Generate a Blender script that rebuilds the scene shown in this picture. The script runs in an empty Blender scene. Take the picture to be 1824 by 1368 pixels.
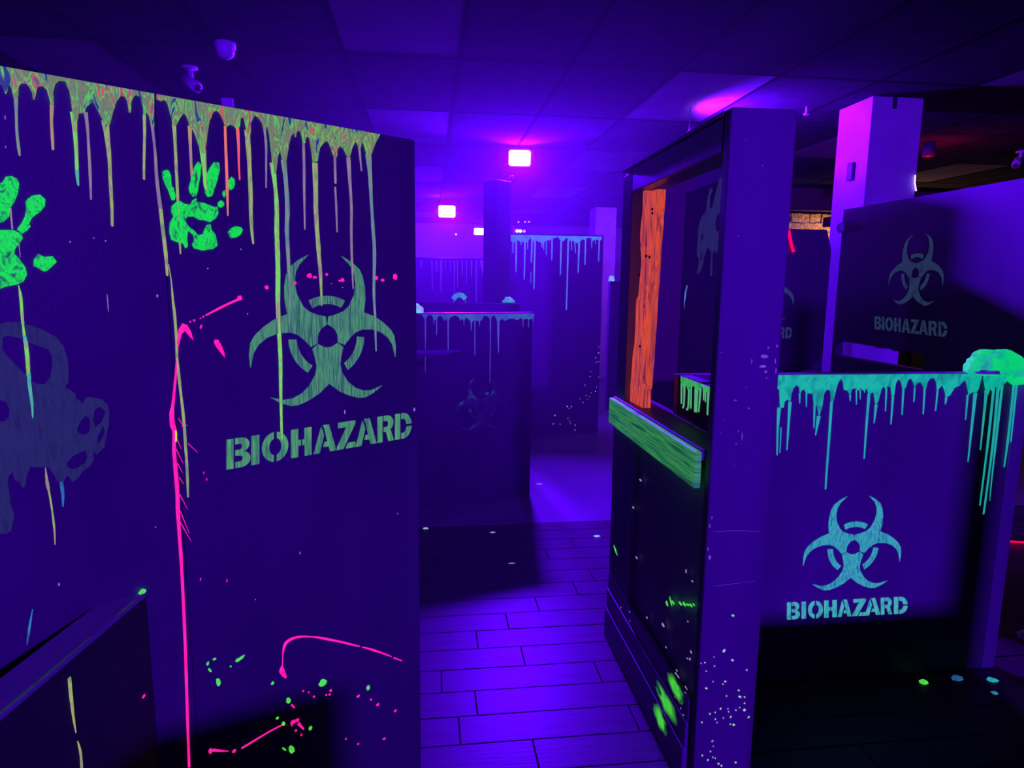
import bpy, bmesh, math, random
from mathutils import Vector, Matrix, noise
from mathutils.geometry import tessellate_polygon
random.seed(7)
S = bpy.context.scene
COL = S.collection
R = math.radians

# ------------------------------------------------------------ camera, world, exposure, lamps' power
cam = bpy.data.objects.new('camera', bpy.data.cameras.new('camera')); COL.objects.link(cam)
cam.data.sensor_fit = 'HORIZONTAL'; cam.data.sensor_width = 36.0
cam.data.lens = 36.0 * 1180.0 / 1824.0
cam.data.clip_start = 0.02; cam.data.clip_end = 100
_p, _r, _y = R(8.64), R(0.636), R(7.2)
fw = Vector((math.sin(_y)*math.cos(_p), math.cos(_y)*math.cos(_p), -math.sin(_p)))
r0 = Vector((math.cos(_y), -math.sin(_y), 0)); u0 = r0.cross(fw)
rt = math.cos(_r)*r0 + math.sin(_r)*u0; up = rt.cross(fw)
m = Matrix((rt, up, -fw)).transposed().to_4x4(); m.translation = (0, 0, 1.6)
cam.matrix_world = m
S.camera = cam
w = bpy.data.worlds.new('dark room'); S.world = w; w.use_nodes = True
w.node_tree.nodes['Background'].inputs[0].default_value = (0.02, 0.0, 0.10, 1)
w.node_tree.nodes['Background'].inputs[1].default_value = 0.05
S.view_settings.view_transform = 'Standard'; S.view_settings.look = 'None'
S.view_settings.exposure = 0.0; S.view_settings.gamma = 1.0; S.view_settings.use_curve_mapping = False
S.cycles.max_bounces = 6; S.cycles.diffuse_bounces = 4; S.cycles.sample_clamp_indirect = 6.0
UV = (0.095, 0.0004, 1.0)          # colour of the blacklight floods
POWER = dict(aisle=480, left=330, far=60, column=95, key=390, key_right=14)
WARM, RED = 34, 5
HAZE = 0.013

D = {'band_left': [(-.8527,1.998),(-.8527,1.9654),(-.8404,1.9615),(-.8271,1.9666),(-.8231,1.9623),(-.8209,1.9498),(-.8188,1.949),(-.8167,1.9558),
(-.813,1.9668),(-.8101,1.9622),(-.8082,1.9444),(-.8008,1.9458),(-.7988,1.9644),(-.7937,1.9732),(-.7857,1.9748),(-.7806,1.9679),
(-.7773,1.958),(-.7773,1.9475),(-.7744,1.9467),(-.7709,1.9619),(-.7666,1.9728),(-.7595,1.9752),(-.753,1.9693),(-.7497,1.9525),
(-.7488,1.942),(-.7438,1.9429),(-.7431,1.9645),(-.7392,1.9813),(-.7302,1.9911),(-.7206,1.9917),(-.7147,1.9752),(-.7131,1.9483),
(-.7131,1.9154),(-.7057,1.9166),(-.7019,1.9338),(-.6919,1.9355),(-.6878,1.9473),(-.6791,1.9571),(-.6739,1.9595),(-.6674,1.9453),
(-.6608,1.9295),(-.6556,1.9134),(-.6473,1.9204),(-.6404,1.9443),(-.6322,1.9684),(-.6235,1.9813),(-.6154,1.9828),(-.6108,1.9722),
(-.6096,1.9509),(-.6063,1.9515),(-.6041,1.9734),(-.5994,1.9829),(-.5935,1.9897),(-.5857,1.9854),(-.5815,1.9659),(-.5819,1.9513),
(-.5769,1.9521),(-.5726,1.9543),(-.5692,1.9417),(-.5674,1.9273),(-.5631,1.9279),(-.5623,1.9487),(-.5599,1.9785),(-.559,1.9881),
(-.559,1.998)],
'band_right': [(-.553,1.998),(-.553,1.9881),(-.5454,1.9855),(-.5366,1.99),(-.5314,1.9806),(-.5271,1.9575),(-.5234,1.9372),(-.5181,1.938),
(-.5098,1.9544),(-.5017,1.9663),(-.4959,1.9658),(-.4907,1.9515),(-.4886,1.9366),(-.484,1.9388),(-.4787,1.9258),(-.4672,1.8873),
(-.4596,1.8852),(-.4526,1.9267),(-.4462,1.9587),(-.4373,1.9788),(-.4291,1.9864),(-.4215,1.9815),(-.4143,1.967),(-.4108,1.955),
(-.4063,1.9541),(-.4002,1.9598),(-.3906,1.9582),(-.385,1.9527),(-.3775,1.9571),(-.3749,1.9766),(-.3664,1.9812),(-.3625,1.9594),
(-.3616,1.9434),(-.3532,1.9447),(-.3509,1.9709),(-.3406,1.9911),(-.331,1.986),(-.323,1.9752),(-.3194,1.9596),(-.3151,1.9602),
(-.3138,1.9699),(-.3098,1.9692),(-.3068,1.9533),(-.3039,1.921),(-.3007,1.8606),(-.2948,1.8613),(-.287,1.9067),(-.2805,1.9186),
(-.2758,1.8915),(-.272,1.8751),(-.2636,1.9098),(-.2591,1.9327),(-.2521,1.956),(-.2426,1.9658),(-.2415,1.9548),(-.2394,1.9551),
(-.2377,1.9666),(-.2286,1.9736),(-.2229,1.9604),(-.2205,1.9438),(-.2152,1.9446),(-.2137,1.9575),(-.2074,1.9613),(-.2028,1.9577),
(-.1991,1.9297),(-.1954,1.9015),(-.1842,1.9029),(-.1765,1.9385),(-.1648,1.9517),(-.1548,1.9595),(-.1485,1.9511),(-.1394,1.929),
(-.1357,1.9207),(-.1297,1.9215),(-.1257,1.9426),(-.1171,1.9512),(-.1088,1.9449),(-.0991,1.9284),(-.0924,1.9263),(-.0849,1.9482),
(-.0775,1.9641),(-.0688,1.9669),(-.0639,1.9541),(-.0587,1.9548),(-.0559,1.9672),(-.0495,1.9681),(-.0396,1.9392),(-.0328,1.9279),
(-.0244,1.9473),(-.0137,1.9732),(.0014,1.998)],
'drips_left': [('grey',[(-.8044,1.9452,.0071),(-.806,1.918,.0054),(-.8081,1.8811,.0049),(-.8077,1.8528,.0054),(-.8073,1.8371,.0036)]),
('tan',[(-.7464,1.942,.0076),(-.7496,1.9116,.0057),(-.7505,1.8845,.0057),(-.7515,1.8563,.0047)]),
('lime',[(-.7106,1.9343,.0127),(-.711,1.896,.0088),(-.7115,1.8573,.0069),(-.7132,1.8216,.0069)]),
('teal',[(-.7132,1.8205,.0069),(-.7135,1.8037,.0059),(-.713,1.7904,.004)]),
('lilac',[(-.6893,1.9379,.008),(-.6883,1.905,.0055),(-.6891,1.8659,.0055),(-.6903,1.8153,.0056),(-.6925,1.7641,.0041)]),
('olive',
[(-.6555,1.9269,.0145),(-.6538,1.8934,.0104),(-.6528,1.8482,.0078),(-.6544,1.7964,.0073),(-.6551,1.7558,.0063),
(-.6571,1.7125,.0053)]),
('olive',[(-.58,1.9508,.0066),(-.5821,1.9098,.0061),(-.5871,1.8506,.0055),(-.5893,1.8161,.005)]),
('lilac',
[(-.5663,1.9414,.0067),(-.5644,1.9007,.0056),(-.5633,1.8654,.0062),(-.5639,1.8296,.0068),(-.5619,1.7818,.008),
(-.5601,1.7553,.008)]),
('lilac',[(-.8302,1.7357,.0036),(-.8305,1.6949,.0031)]),('lilac',[(-.8221,1.666,.0023),(-.8223,1.6408,.0018)]),
('lime',[(-.8296,1.5855,.0018),(-.8279,1.5611,.0055),(-.8288,1.5163,.0055),(-.8285,1.4858,.0064)]),
('teal',[(-.8285,1.4858,.0069),(-.827,1.471,.0083)]),('lime',[(-.827,1.471,.0074),(-.827,1.4367,.0074),(-.8279,1.408,.0065)]),
('teal',[(-.8279,1.408,.0074),(-.8279,1.3791,.0084),(-.8269,1.344,.0065),(-.8283,1.3148,.0037)]),
('olive',
[(-.8148,1.2075,.0019),(-.8144,1.1746,.0058),(-.8124,1.1497,.0039),(-.8104,1.1122,.0039),(-.8098,1.0684,.0039),
(-.8112,1.0374,.002)]),
('blue',[(-.7899,1.1722,.0079),(-.789,1.1447,.0059),(-.791,1.1177,.003)]),
('blue',[(-.8609,.907,.0019),(-.87,.8657,.0047),(-.8766,.8324,.0028)])],
'drips_right': [('olive',[(-.5601,1.7553,.0083),(-.5588,1.7213,.0086),(-.5557,1.6598,.0081),(-.5553,1.6099,.0058)]),
('olive',
[(-.5514,1.635,.0023),(-.5479,1.5974,.0029),(-.547,1.5531,.0053),(-.5454,1.5211,.0065),(-.5449,1.4695,.006),
(-.5463,1.4176,.006),(-.5452,1.3847,.0072),(-.5431,1.3382,.0061),(-.5406,1.2776,.0067),(-.5401,1.2029,.0068),
(-.5404,1.1342,.0062),(-.5419,1.0858,.0044)]),
('olive',
[(-.5211,1.9405,.0093),(-.5212,1.901,.007),(-.5222,1.8465,.0071),(-.5231,1.7731,.0065),(-.5244,1.7111,.0059),
(-.5246,1.6585,.0036)]),
('tan',[(-.4882,1.9421,.0096),(-.4895,1.8994,.0066),(-.49,1.8504,.006),(-.4897,1.8133,.0049)]),
('lime',[(-.4631,1.8969,.016),(-.4619,1.8537,.0099),(-.4615,1.8162,.0087),(-.4587,1.8002,.005)]),
('orange',[(-.4102,1.9544,.0064),(-.4112,1.9104,.0064),(-.412,1.8469,.0071),(-.413,1.802,.0065),(-.4144,1.7515,.0039)]),
('red',[(-.3818,1.9551,.0092),(-.3813,1.9145,.0066),(-.3826,1.876,.0053),(-.3825,1.8373,.004)]),
('olive',
[(-.3596,1.9535,.0147),(-.358,1.9049,.0121),(-.3578,1.853,.0108),(-.3583,1.8006,.0109),(-.3598,1.7542,.0095),
(-.3587,1.7076,.0068),(-.3575,1.6889,.0048)]),
('lilac',[(-.3168,1.9601,.0069),(-.315,1.9238,.0063),(-.3174,1.8709,.0049),(-.3194,1.8255,.0042)]),
('lime',
[(-.3013,1.886,.0155),(-.2966,1.8332,.0107),(-.2947,1.7794,.0122),(-.2971,1.7247,.0129),(-.2978,1.6419,.013),
(-.302,1.5439,.0124),(-.3021,1.4729,.0117),(-.3015,1.4009,.011),(-.3039,1.3282,.0089),(-.3055,1.2547,.0074),
(-.3067,1.1922,.006)]),
('grey',
[(-.2726,1.8963,.0144),(-.2688,1.8496,.0116),(-.2672,1.7816,.0124),(-.271,1.7263,.0117),(-.27,1.6427,.0096),
(-.2713,1.5578,.0074),(-.2754,1.4747,.0052)]),
('lilac',[(-.2188,1.944,.0075),(-.2191,1.8962,.0075),(-.2213,1.8202,.0068),(-.2231,1.732,.0046)]),
('olive',
[(-.1894,1.8999,.0169),(-.1899,1.8442,.0139),(-.1909,1.7737,.0132),(-.1877,1.6883,.0125),(-.1839,1.6159,.0095),
(-.1835,1.5366,.0048)]),
('lilac',[(-.1333,1.921,.008),(-.1337,1.8557,.0064)]),
('lilac',[(-.1349,1.8456,.0056),(-.1333,1.7926,.0065),(-.1328,1.7302,.0041)]),
('lilac',
[(-.0943,1.9261,.0132),(-.0918,1.8688,.01),(-.0889,1.7962,.0084),(-.0914,1.7074,.0076),(-.0905,1.6175,.0059),
(-.0898,1.5811,.0043)]),
('lilac',[(-.0611,1.9549,.0084),(-.0586,1.9234,.0059),(-.0559,1.8961,.0051)]),
('grey',
[(-.0343,1.9411,.0206),(-.0303,1.8902,.0139),(-.0283,1.831,.0105),(-.0248,1.7562,.0106),(-.0213,1.6802,.0115),
(-.0255,1.5719,.0089),(-.0234,1.5092,.0081),(-.023,1.4459,.0063),(-.0221,1.4059,.0045)])],
'pink': [[(-.5413,1.4694,.0048),(-.5469,1.4176,.0048),(-.5536,1.3656,.006),(-.5616,1.3136,.0072),(-.5652,1.2941,.0108),(-.5656,1.2675,.012),
(-.562,1.2469,.0096),(-.5657,1.2071,.0084),(-.5653,1.1526,.0097),(-.5649,1.0976,.0098),(-.5662,1.0563,.0098),(-.5666,1.0075,.008),
(-.5663,.951,.0086),(-.5667,.9012,.0074),(-.5685,.786,.0075),(-.5715,.669,.0076),(-.5764,.5199,.007),(-.5801,.3886,.0064)],
[(-.4782,1.5169,.0038),(-.4532,1.5297,.0058),(-.4265,1.5426,.0059),(-.4021,1.5532,.006)],
[(-.332,.5564,.0031),(-.3288,.5964,.0046),(-.3231,.6189,.0093),(-.3132,.6283,.0109),(-.294,.631,.0079),(-.2699,.6254,.0064),
(-.2423,.6143,.0041),(-.2208,.6038,.0067),(-.187,.5843,.0069),(-.1524,.5643,.0062),(-.1169,.542,.0054),
(-.0969,.5299,.0037)],
[(-.0895,.5253,.0037),(-.0616,.5074,.0066),(-.0235,.4807,.0058),(.0097,.4556,.004)],[(.0176,.4487,.005),(.0479,.4263,.0033)],
[(-.5236,.4067,.0081),(-.5006,.3927,.0055),(-.4841,.3835,.0028)],
[(-.4512,.375,.0057),(-.4214,.3798,.0059),(-.3753,.3873,.0053),(-.3359,.3903,.0047)],
[(-.2944,.3741,.0097),(-.2789,.3476,.0049)],[(-.3114,.4385,.0063),(-.3023,.4241,.004)]],
'hairs': [[(-.5612,1.2401,.0027),(-.5499,1.2045,.0015)],[(-.5608,1.2063,.0027),(-.5482,1.1701,.0015)],
[(-.5604,1.1722,.0027),(-.5508,1.1472,.0015)],[(-.5601,1.0966,.0027),(-.545,1.0557,.0015)],
[(-.5613,1.0552,.0027),(-.5447,.995,.0015)],[(-.5629,1.0277,.0027),(-.5409,.9726,.0015)],
[(-.5467,1.2582,.0027),(-.533,1.2604,.0015)],[(-.5516,1.279,.0027),(-.5385,1.2503,.0015)],
[(-.5343,1.2157,.0027),(-.5144,1.1905,.0015)],[(-.5588,1.1377,.0027),(-.55,1.1195,.0015)]],
'pink_poly': [[(-.5391,1.4861),(-.5299,1.5001),(-.5204,1.4958),(-.5127,1.4799),(-.5089,1.46),(-.5159,1.4682),(-.526,1.483),(-.5337,1.4755),
(-.5414,1.4486),(-.5459,1.454)],
[(-.4609,1.459),(-.4532,1.4586),(-.4461,1.4448),(-.4405,1.4267),(-.4398,1.4144),(-.4484,1.4272),(-.458,1.4413),(-.4626,1.4524)],
[(-.3332,.5652),(-.3275,.5513),(-.3221,.529),(-.324,.5231),(-.3331,.532),(-.3418,.5488),(-.3382,.5589)]],
'pink_dots': [(-.3965,1.5572,.0067,.0068,0),(-.5038,1.5058,.0031,.0033,0),(-.4834,1.5144,.0025,.0026,0),(-.4899,1.5106,.0019,.002,0),
(-.5126,1.5034,.0025,.0026,0),(-.4897,1.4909,.0025,.0059,20),(-.329,1.5831,.0057,.0055,0),(-.2556,1.5949,.0053,.0064,0),
(-.2152,1.614,.0077,.0065,0),(-.1999,1.6099,.0063,.0036,0),(-.1663,1.6177,.0048,.0044,0),(-.1211,1.6035,.0066,.0052,0),
(-.1294,1.6019,.0041,.003,0),(-.0157,1.6109,.0045,.0062,0),(.004,1.6049,.0073,.0047,0),(.0448,1.6149,.0084,.0095,0),
(-.5278,.4057,.006,.0077,0),(-.4701,.3764,.0056,.0056,0),(-.3071,.3836,.0096,.0076,0),(-.2957,.3833,.0048,.0068,0),
(-.3123,.3757,.0028,.0029,0),(-.3017,.3551,.0036,.0038,0),(-.2861,.3337,.0033,.0034,0),(-.2761,.4638,.0033,.0034,0),
(-.2599,.4533,.0029,.003,0),(-.2455,.4331,.0038,.0038,0),(-.2081,.4219,.0034,.0035,0),(-.1977,.4191,.0039,.0035,0),
(-.1938,.4298,.0048,.0048,0),(-.1066,.3736,.006,.0045,0),(-.0636,.3435,.0038,.0037,0),(-.0408,.3164,.0058,.0056,0),
(.0204,.2676,.0051,.0048,0),(-.1507,.2548,.0032,.0032,0),(-.1107,.2182,.0037,.0037,0),(-.0217,.1912,.006,.0038,0),
(-.5032,1.1383,.0013,.0035,20),(-.4977,1.1203,.0013,.0035,20),(-.526,.8716,.0013,.0043,15),(-.464,.8497,.0014,.0044,15)],
'green_dots': [(-.5048,.6514,.0047,.003,0),(-.5214,.6458,.0033,.006,15),(-.5171,.6257,.0027,.0075,-25),(-.4987,.5856,.0054,.0122,-10),
(-.4415,.6279,.0049,.0131,65),(-.4664,.6159,.0024,.0027,0),(-.3607,.5237,.0045,.0057,0),(-.217,.4643,.0127,.0112,0),
(-.3188,.4537,.0063,.0108,-15),(-.0722,.3862,.0066,.0091,0),(-.3522,.4166,.0046,.0041,0),(-.3358,.392,.0047,.0075,-20),
(-.2589,.3415,.0058,.0069,0),(-.3169,.3037,.0072,.0153,-22),(-.3374,.3159,.0024,.0101,-35),
(-.4502,.6266,.0035,.0062,40)],
'specks_left': [(-.8244,1.9055,.0007,.0052,0),(-.8282,1.85,.0009,.0026,0),(-.7359,1.6745,.0012,.0023,0),(-.6932,1.6847,.0013,.0015,0),
(-.6719,1.68,.0013,.0015,0),(-.5791,1.5634,.0014,.0044,0),(-.467,1.6269,.0019,.002,0),(-.3794,1.5187,.0014,.0021,0),
(-.6165,1.0283,.0012,.0013,0),(-.8112,.947,.0015,.0038,0),(-.6771,1.547,.0008,.0204,0),(-.388,1.6742,.002,.002,0),
(-.3952,.7758,.0014,.0015,0),(-.1217,1.584,.0017,.0015,0),(-.1542,1.5942,.0012,.0015,0),(-.2702,.8695,.0012,.004,0),
(.0399,.909,.002,.0018,0),(-.1252,1.2414,.0013,.0063,0),(.1045,1.2218,.003,.006,0)],
'hand_a': [[(-.8612,1.7669),(-.8496,1.776),(-.8392,1.7824),(-.8328,1.7937),(-.8238,1.7961),(-.8152,1.7917),(-.8126,1.7825),(-.8164,1.7633),
(-.8234,1.7464),(-.831,1.735),(-.8335,1.7186),(-.8397,1.71),(-.849,1.7054),(-.8652,1.7189)],
[(-.8049,1.7507),(-.7949,1.7612),(-.7807,1.7653),(-.772,1.7564),(-.7743,1.7424),(-.7834,1.7306),(-.7909,1.7245),(-.7972,1.7185),
(-.8027,1.7071),(-.8008,1.7017),(-.8073,1.693),(-.8158,1.6865),(-.8231,1.6948),(-.8154,1.7063),(-.8085,1.7204),(-.8051,1.7344)],
[(-.8677,1.6894),(-.8501,1.6918),(-.83,1.693),(-.817,1.6864),(-.8154,1.6774),(-.8233,1.6646),(-.8297,1.6561),(-.8315,1.6478),
(-.8244,1.637),(-.8154,1.6206),(-.8143,1.6066),(-.8212,1.5925),(-.8319,1.5868),(-.8503,1.5826),(-.8596,1.5784),(-.8772,1.5783)],
[(-.8002,1.6378),(-.7923,1.6479),(-.7833,1.6425),(-.7689,1.6445),(-.7625,1.6333),(-.7704,1.6245),(-.7795,1.6157),(-.7857,1.6128),
(-.7956,1.621),(-.8024,1.6237)]],
'hand_b': [[(-.5504,1.8371),(-.5458,1.8407),(-.5387,1.84),(-.5349,1.8298),(-.5348,1.8084),(-.5307,1.8026),(-.5274,1.7845),(-.5308,1.7764),
(-.5362,1.7759),(-.539,1.7865),(-.5427,1.7984),(-.549,1.813),(-.5524,1.8278)],
[(-.4824,1.8574),(-.4746,1.867),(-.4688,1.8603),(-.4712,1.8402),(-.476,1.821),(-.4795,1.8019),(-.4839,1.789),(-.4912,1.7883),
(-.4967,1.7965),(-.4986,1.8062),(-.4926,1.8254),(-.4867,1.8446)],
[(-.4507,1.855),(-.4399,1.8701),(-.4292,1.8702),(-.4282,1.8539),(-.4344,1.8317),(-.4418,1.8119),(-.4477,1.7949),(-.4517,1.792),
(-.458,1.7901),(-.4643,1.7996),(-.4603,1.8164),(-.4576,1.8417)],
[(-.4089,1.8319),(-.4019,1.8416),(-.3956,1.8372),(-.3949,1.8257),(-.3994,1.8149),(-.4074,1.8102),(-.4109,1.8189)],
[(-.423,1.8074),(-.4178,1.8092),(-.4184,1.7976),(-.4213,1.7922),(-.4247,1.7996)],
[(-.436,1.7794),(-.4293,1.7851),(-.4231,1.7818),(-.4221,1.7754),(-.4289,1.7684),(-.4364,1.7704)],
[(-.4164,1.7123),(-.4094,1.7219),(-.3973,1.7279),(-.3854,1.726),(-.3817,1.7196),(-.3876,1.7087),(-.3986,1.7015),(-.4118,1.6995)],
[(-.5376,1.7619),(-.5282,1.772),(-.519,1.7759),(-.5104,1.7704),(-.4968,1.77),(-.4917,1.7799),(-.4837,1.7853),(-.4826,1.7775),
(-.4672,1.7757),(-.4487,1.7693),(-.4376,1.7686),(-.4368,1.7541),(-.4439,1.7422),(-.4571,1.7332),(-.4694,1.7372),(-.4819,1.7363),
(-.4907,1.7437),(-.506,1.7425),(-.511,1.7343),(-.5043,1.7206),(-.4925,1.7118),(-.4854,1.7026),(-.4743,1.7048),(-.469,1.7164),
(-.4637,1.7264),(-.4557,1.7285),(-.4548,1.7172),(-.4459,1.7048),(-.4424,1.6804),(-.4541,1.6718),(-.4764,1.6676),(-.4949,1.6717),
(-.499,1.6795),(-.4938,1.6893),(-.4946,1.7021),(-.5063,1.7109),(-.5088,1.6949),(-.5084,1.6759),(-.5132,1.6709),(-.5186,1.6818),
(-.5305,1.6844),(-.5421,1.6885),(-.5455,1.7055),(-.5427,1.7274),(-.5345,1.7405),(-.5384,1.7495)]],
'mask': ([(-.8797,1.5044),(-.8653,1.5098),(-.851,1.5137),(-.8345,1.5117),(-.8133,1.5036),(-.7943,1.4939),(-.7752,1.4794),(-.7638,1.4603),
(-.7592,1.4352),(-.7585,1.4101),(-.7619,1.3821),(-.7678,1.3732),(-.7579,1.3659),(-.7492,1.3571),(-.7511,1.3494),(-.7437,1.3421),
(-.7388,1.3352),(-.7325,1.3473),(-.7243,1.3481),(-.7027,1.3409),(-.6925,1.3266),(-.6904,1.3082),(-.6943,1.2806),(-.6999,1.2615),
(-.7046,1.2355),(-.7136,1.227),(-.7211,1.2199),(-.7274,1.2293),(-.7274,1.2094),(-.7352,1.1975),(-.7497,1.1869),(-.7616,1.1727),
(-.7701,1.1678),(-.7746,1.1785),(-.7782,1.1841),(-.7858,1.1709),(-.7973,1.1748),(-.8003,1.1867),(-.8091,1.2076),(-.8292,1.2112),
(-.8402,1.2148),(-.8479,1.1957),(-.8521,1.1745),(-.8572,1.1723),(-.8601,1.1824),(-.869,1.1935),(-.8701,1.2093),(-.8768,1.2012),
(-.8802,1.1895),(-.8791,1.1737),(-.8783,1.1397),(-.8744,1.1192),(-.8827,1.0863),(-.8915,1.0822),(-.9149,1.0881),(-.9171,1.1998),
(-.914,1.2898),(-.9042,1.3776),(-.8945,1.4645)],
[[(-.8629,1.4834),(-.8533,1.4859),(-.8347,1.4791),(-.8162,1.4677),(-.7922,1.4558),(-.7856,1.4431),(-.7863,1.4185),(-.7917,1.3973),
(-.803,1.3828),(-.8153,1.3855),(-.8245,1.394),(-.8377,1.4133),(-.8484,1.4292),(-.859,1.4448),(-.866,1.46)],
[(-.878,1.3585),(-.869,1.353),(-.8644,1.3374),(-.8668,1.3225),(-.8746,1.3144),(-.8886,1.3163),(-.8938,1.3379),(-.8851,1.3578)],
[(-.7456,1.2973),(-.7353,1.3089),(-.729,1.3016),(-.7288,1.2853),(-.7311,1.2726),(-.7397,1.2673),(-.7515,1.2723),(-.7535,1.2822)],
[(-.7181,1.3198),(-.7066,1.325),(-.6977,1.3124),(-.7062,1.2921),(-.7195,1.2808),(-.7224,1.2975)],
[(-.7774,1.2116),(-.7631,1.2254),(-.7409,1.2331),(-.7392,1.218),(-.7429,1.2055),(-.757,1.1981),(-.768,1.1952),(-.7767,1.2033)],
[(-.7168,1.2606),(-.7041,1.2819),(-.7022,1.2684),(-.7106,1.2498),(-.7174,1.2442)]]),
'blade': [(0,-.0283),(.011,-.0269),(.0229,-.0208),(.0286,-.0176),(.0453,-.0302),(.038,-.0537),(.0342,-.076),(.038,-.0983),
(.042,-.1041),(.0562,-.1265),(.0782,-.1457),(.1034,-.1562),(.1272,-.1578),(.1636,-.1474),(.138,-.1645),(.1091,-.1763),
(.0866,-.1753),(.0578,-.1656),(.029,-.1505),(0,-.1271),(-.029,-.1505),(-.0578,-.1656),(-.0866,-.1753),(-.1091,-.1763),
(-.138,-.1645),(-.1636,-.1474),(-.1272,-.1578),(-.1034,-.1562),(-.0782,-.1457),(-.0562,-.1265),(-.042,-.1041),(-.038,-.0983),
(-.0342,-.076),(-.038,-.0537),(-.0453,-.0302),(-.0286,-.0176),(-.0229,-.0208),(-.011,-.0269)],
'sym_left': (-.1694,1.4525),
'sym_rb': (.7635,.5665),
'sym_bp': (.7102,1.6808),
'sym_fb': (.4706,.7137),
'let_left': [(-.4499,1.1364,-.3912,1.1366,-.4459,1.2115,-.3876,1.2119),(-.3887,1.1367,-.3689,1.1367,-.3851,1.2119,-.3654,1.2121),
(-.3616,1.1368,-.2921,1.137,-.3581,1.2121,-.289,1.2126),(-.2844,1.137,-.2269,1.1373,-.2813,1.2127,-.2242,1.2131),
(-.2208,1.1373,-.1541,1.1375,-.2181,1.2131,-.1517,1.2136),(-.152,1.1375,-.0961,1.1378,-.1496,1.2137,-.0941,1.2141),
(-.0944,1.1378,-.0277,1.138,-.0923,1.2141,-.026,1.2146),(-.0245,1.138,.0304,1.1382,-.0228,1.2146,.0318,1.215),
(.0352,1.1382,.0924,1.1385,.0366,1.215,.0935,1.2155)],
'let_rb': [(.5038,.2722,.5585,.2721,.4981,.3455,.5526,.3454),(.5665,.2721,.5842,.272,.5605,.3454,.5781,.3454),
(.594,.272,.6578,.2719,.5879,.3454,.6514,.3453),(.664,.2719,.7183,.2718,.6575,.3453,.7116,.3452),
(.7233,.2718,.7835,.2716,.7166,.3452,.7766,.3452),(.7879,.2716,.846,.2715,.7809,.3452,.8387,.3451),
(.8428,.2715,.9107,.2714,.8356,.3451,.9031,.345),(.9132,.2714,.9625,.2713,.9057,.345,.9547,.345),
(.972,.2712,1.0323,.2711,.9642,.345,1.0242,.3449)],
'let_bp': [(.4137,1.3473,.4717,1.347,.4024,1.4268,.4605,1.4264),(.4806,1.347,.5007,1.3469,.4694,1.4264,.4895,1.4263),
(.5095,1.3469,.577,1.3466,.4983,1.4262,.5658,1.4258),(.5866,1.3465,.6423,1.3463,.5754,1.4258,.631,1.4254),
(.6516,1.3462,.7167,1.3459,.6404,1.4254,.7055,1.425),(.7223,1.3459,.7829,1.3457,.7111,1.425,.7717,1.4246),
(.7883,1.3456,.8521,1.3453,.7771,1.4246,.8409,1.4242),(.8594,1.3453,.9188,1.3451,.8482,1.4242,.9075,1.4238),
(.9288,1.345,.9899,1.3447,.9176,1.4238,.9786,1.4234)],
'band_rb': [(.3816,1.268),(.3816,1.2167),(.3989,1.2138),(.4072,1.1426),(.4216,1.1424),(.4228,1.1644),(.4334,1.1752),(.4458,1.1641),
(.4489,1.197),(.4558,1.2188),(.4664,1.2296),(.4786,1.2213),(.4834,1.1966),(.4883,1.2075),(.4994,1.2129),(.5094,1.1964),
(.5355,1.1961),(.545,1.1519),(.5567,1.1518),(.5692,1.1073),(.578,1.1405),(.5819,1.1957),(.5921,1.2121),(.6072,1.2064),
(.6141,1.1622),(.6228,1.1621),(.6281,1.2007),(.6363,1.2392),(.6467,1.2529),(.6568,1.2391),(.6625,1.2087),(.6774,1.2058),
(.6908,1.1891),(.6946,1.2112),(.7146,1.2165),(.7216,1.2054),(.7294,1.2164),(.7452,1.2052),(.7592,1.2134),(.7653,1.1939),
(.7759,1.1938),(.7872,1.1992),(.8012,1.1489),(.809,1.16),(.8188,1.2101),(.8263,1.2239),(.8367,1.2099),(.8442,1.2238),(.857,1.2153),
(.8665,1.1817),(.8749,1.1872),(.8762,1.2318),(.886,1.2512),(.8995,1.2372),(.9085,1.2093),(.9199,1.2148),(.9259,1.2426),
(.9367,1.2537),(.9505,1.2368),(.9591,1.2144),(.9662,1.2311),(.9804,1.2394),(.9984,1.2141),(1.0074,1.214),(1.0109,1.2364),
(1.0213,1.2514),(1.0395,1.2513),(1.051,1.2305),(1.0562,1.2023),(1.0652,1.2135),(1.076,1.2247),(1.0916,1.1964),(1.0974,1.1737),
(1.1144,1.1849),(1.1294,1.213),(1.1498,1.2212),(1.1631,1.2381),(1.175,1.2408),(1.1885,1.2068),(1.1945,1.1841),(1.2116,1.1952),
(1.2247,1.1894),(1.2349,1.2064),(1.2447,1.268)],
'band_rb2': [(1.2514,1.268),(1.2514,1.2459),(1.2667,1.2004),(1.2751,1.1832),(1.2839,1.2116),(1.2986,1.1944),(1.3041,1.2228),(1.3228,1.1999),
(1.3353,1.2226),(1.3549,1.2395),(1.3792,1.2222),(1.4043,1.222),(1.4043,1.268)],
'drips_rb': [[(.4043,1.1426,.0161),(.4045,1.0653,.0104),(.4098,.9564,.0058)],[(.4177,1.0651,.0058),(.4208,.9646,.0046)],
[(.4469,1.1641,.0138),(.4474,1.0702,.0093),(.4489,.9763,.0058)],[(.4834,1.1966,.0081),(.4866,1.1581,.0046)],
[(.5106,1.1964,.0081),(.5149,1.144,.0046)],[(.5479,1.1519,.0105),(.5528,1.0601,.0047)],
[(.5692,1.1073,.0175),(.5622,1.032,.0047)],[(.617,1.1622,.0129),(.6191,1.0394,.01),(.6203,.9262,.0095),(.6224,.8144,.0072)],
[(.6908,1.1891,.0082),(.6936,1.1657,.0047)],[(.7152,1.211,.0071),(.7209,1.151,.0041)],
[(.7311,1.2109,.0059),(.7349,1.172,.0041)],[(.7494,1.2051,.0059),(.7502,1.1968,.0036)],
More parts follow.
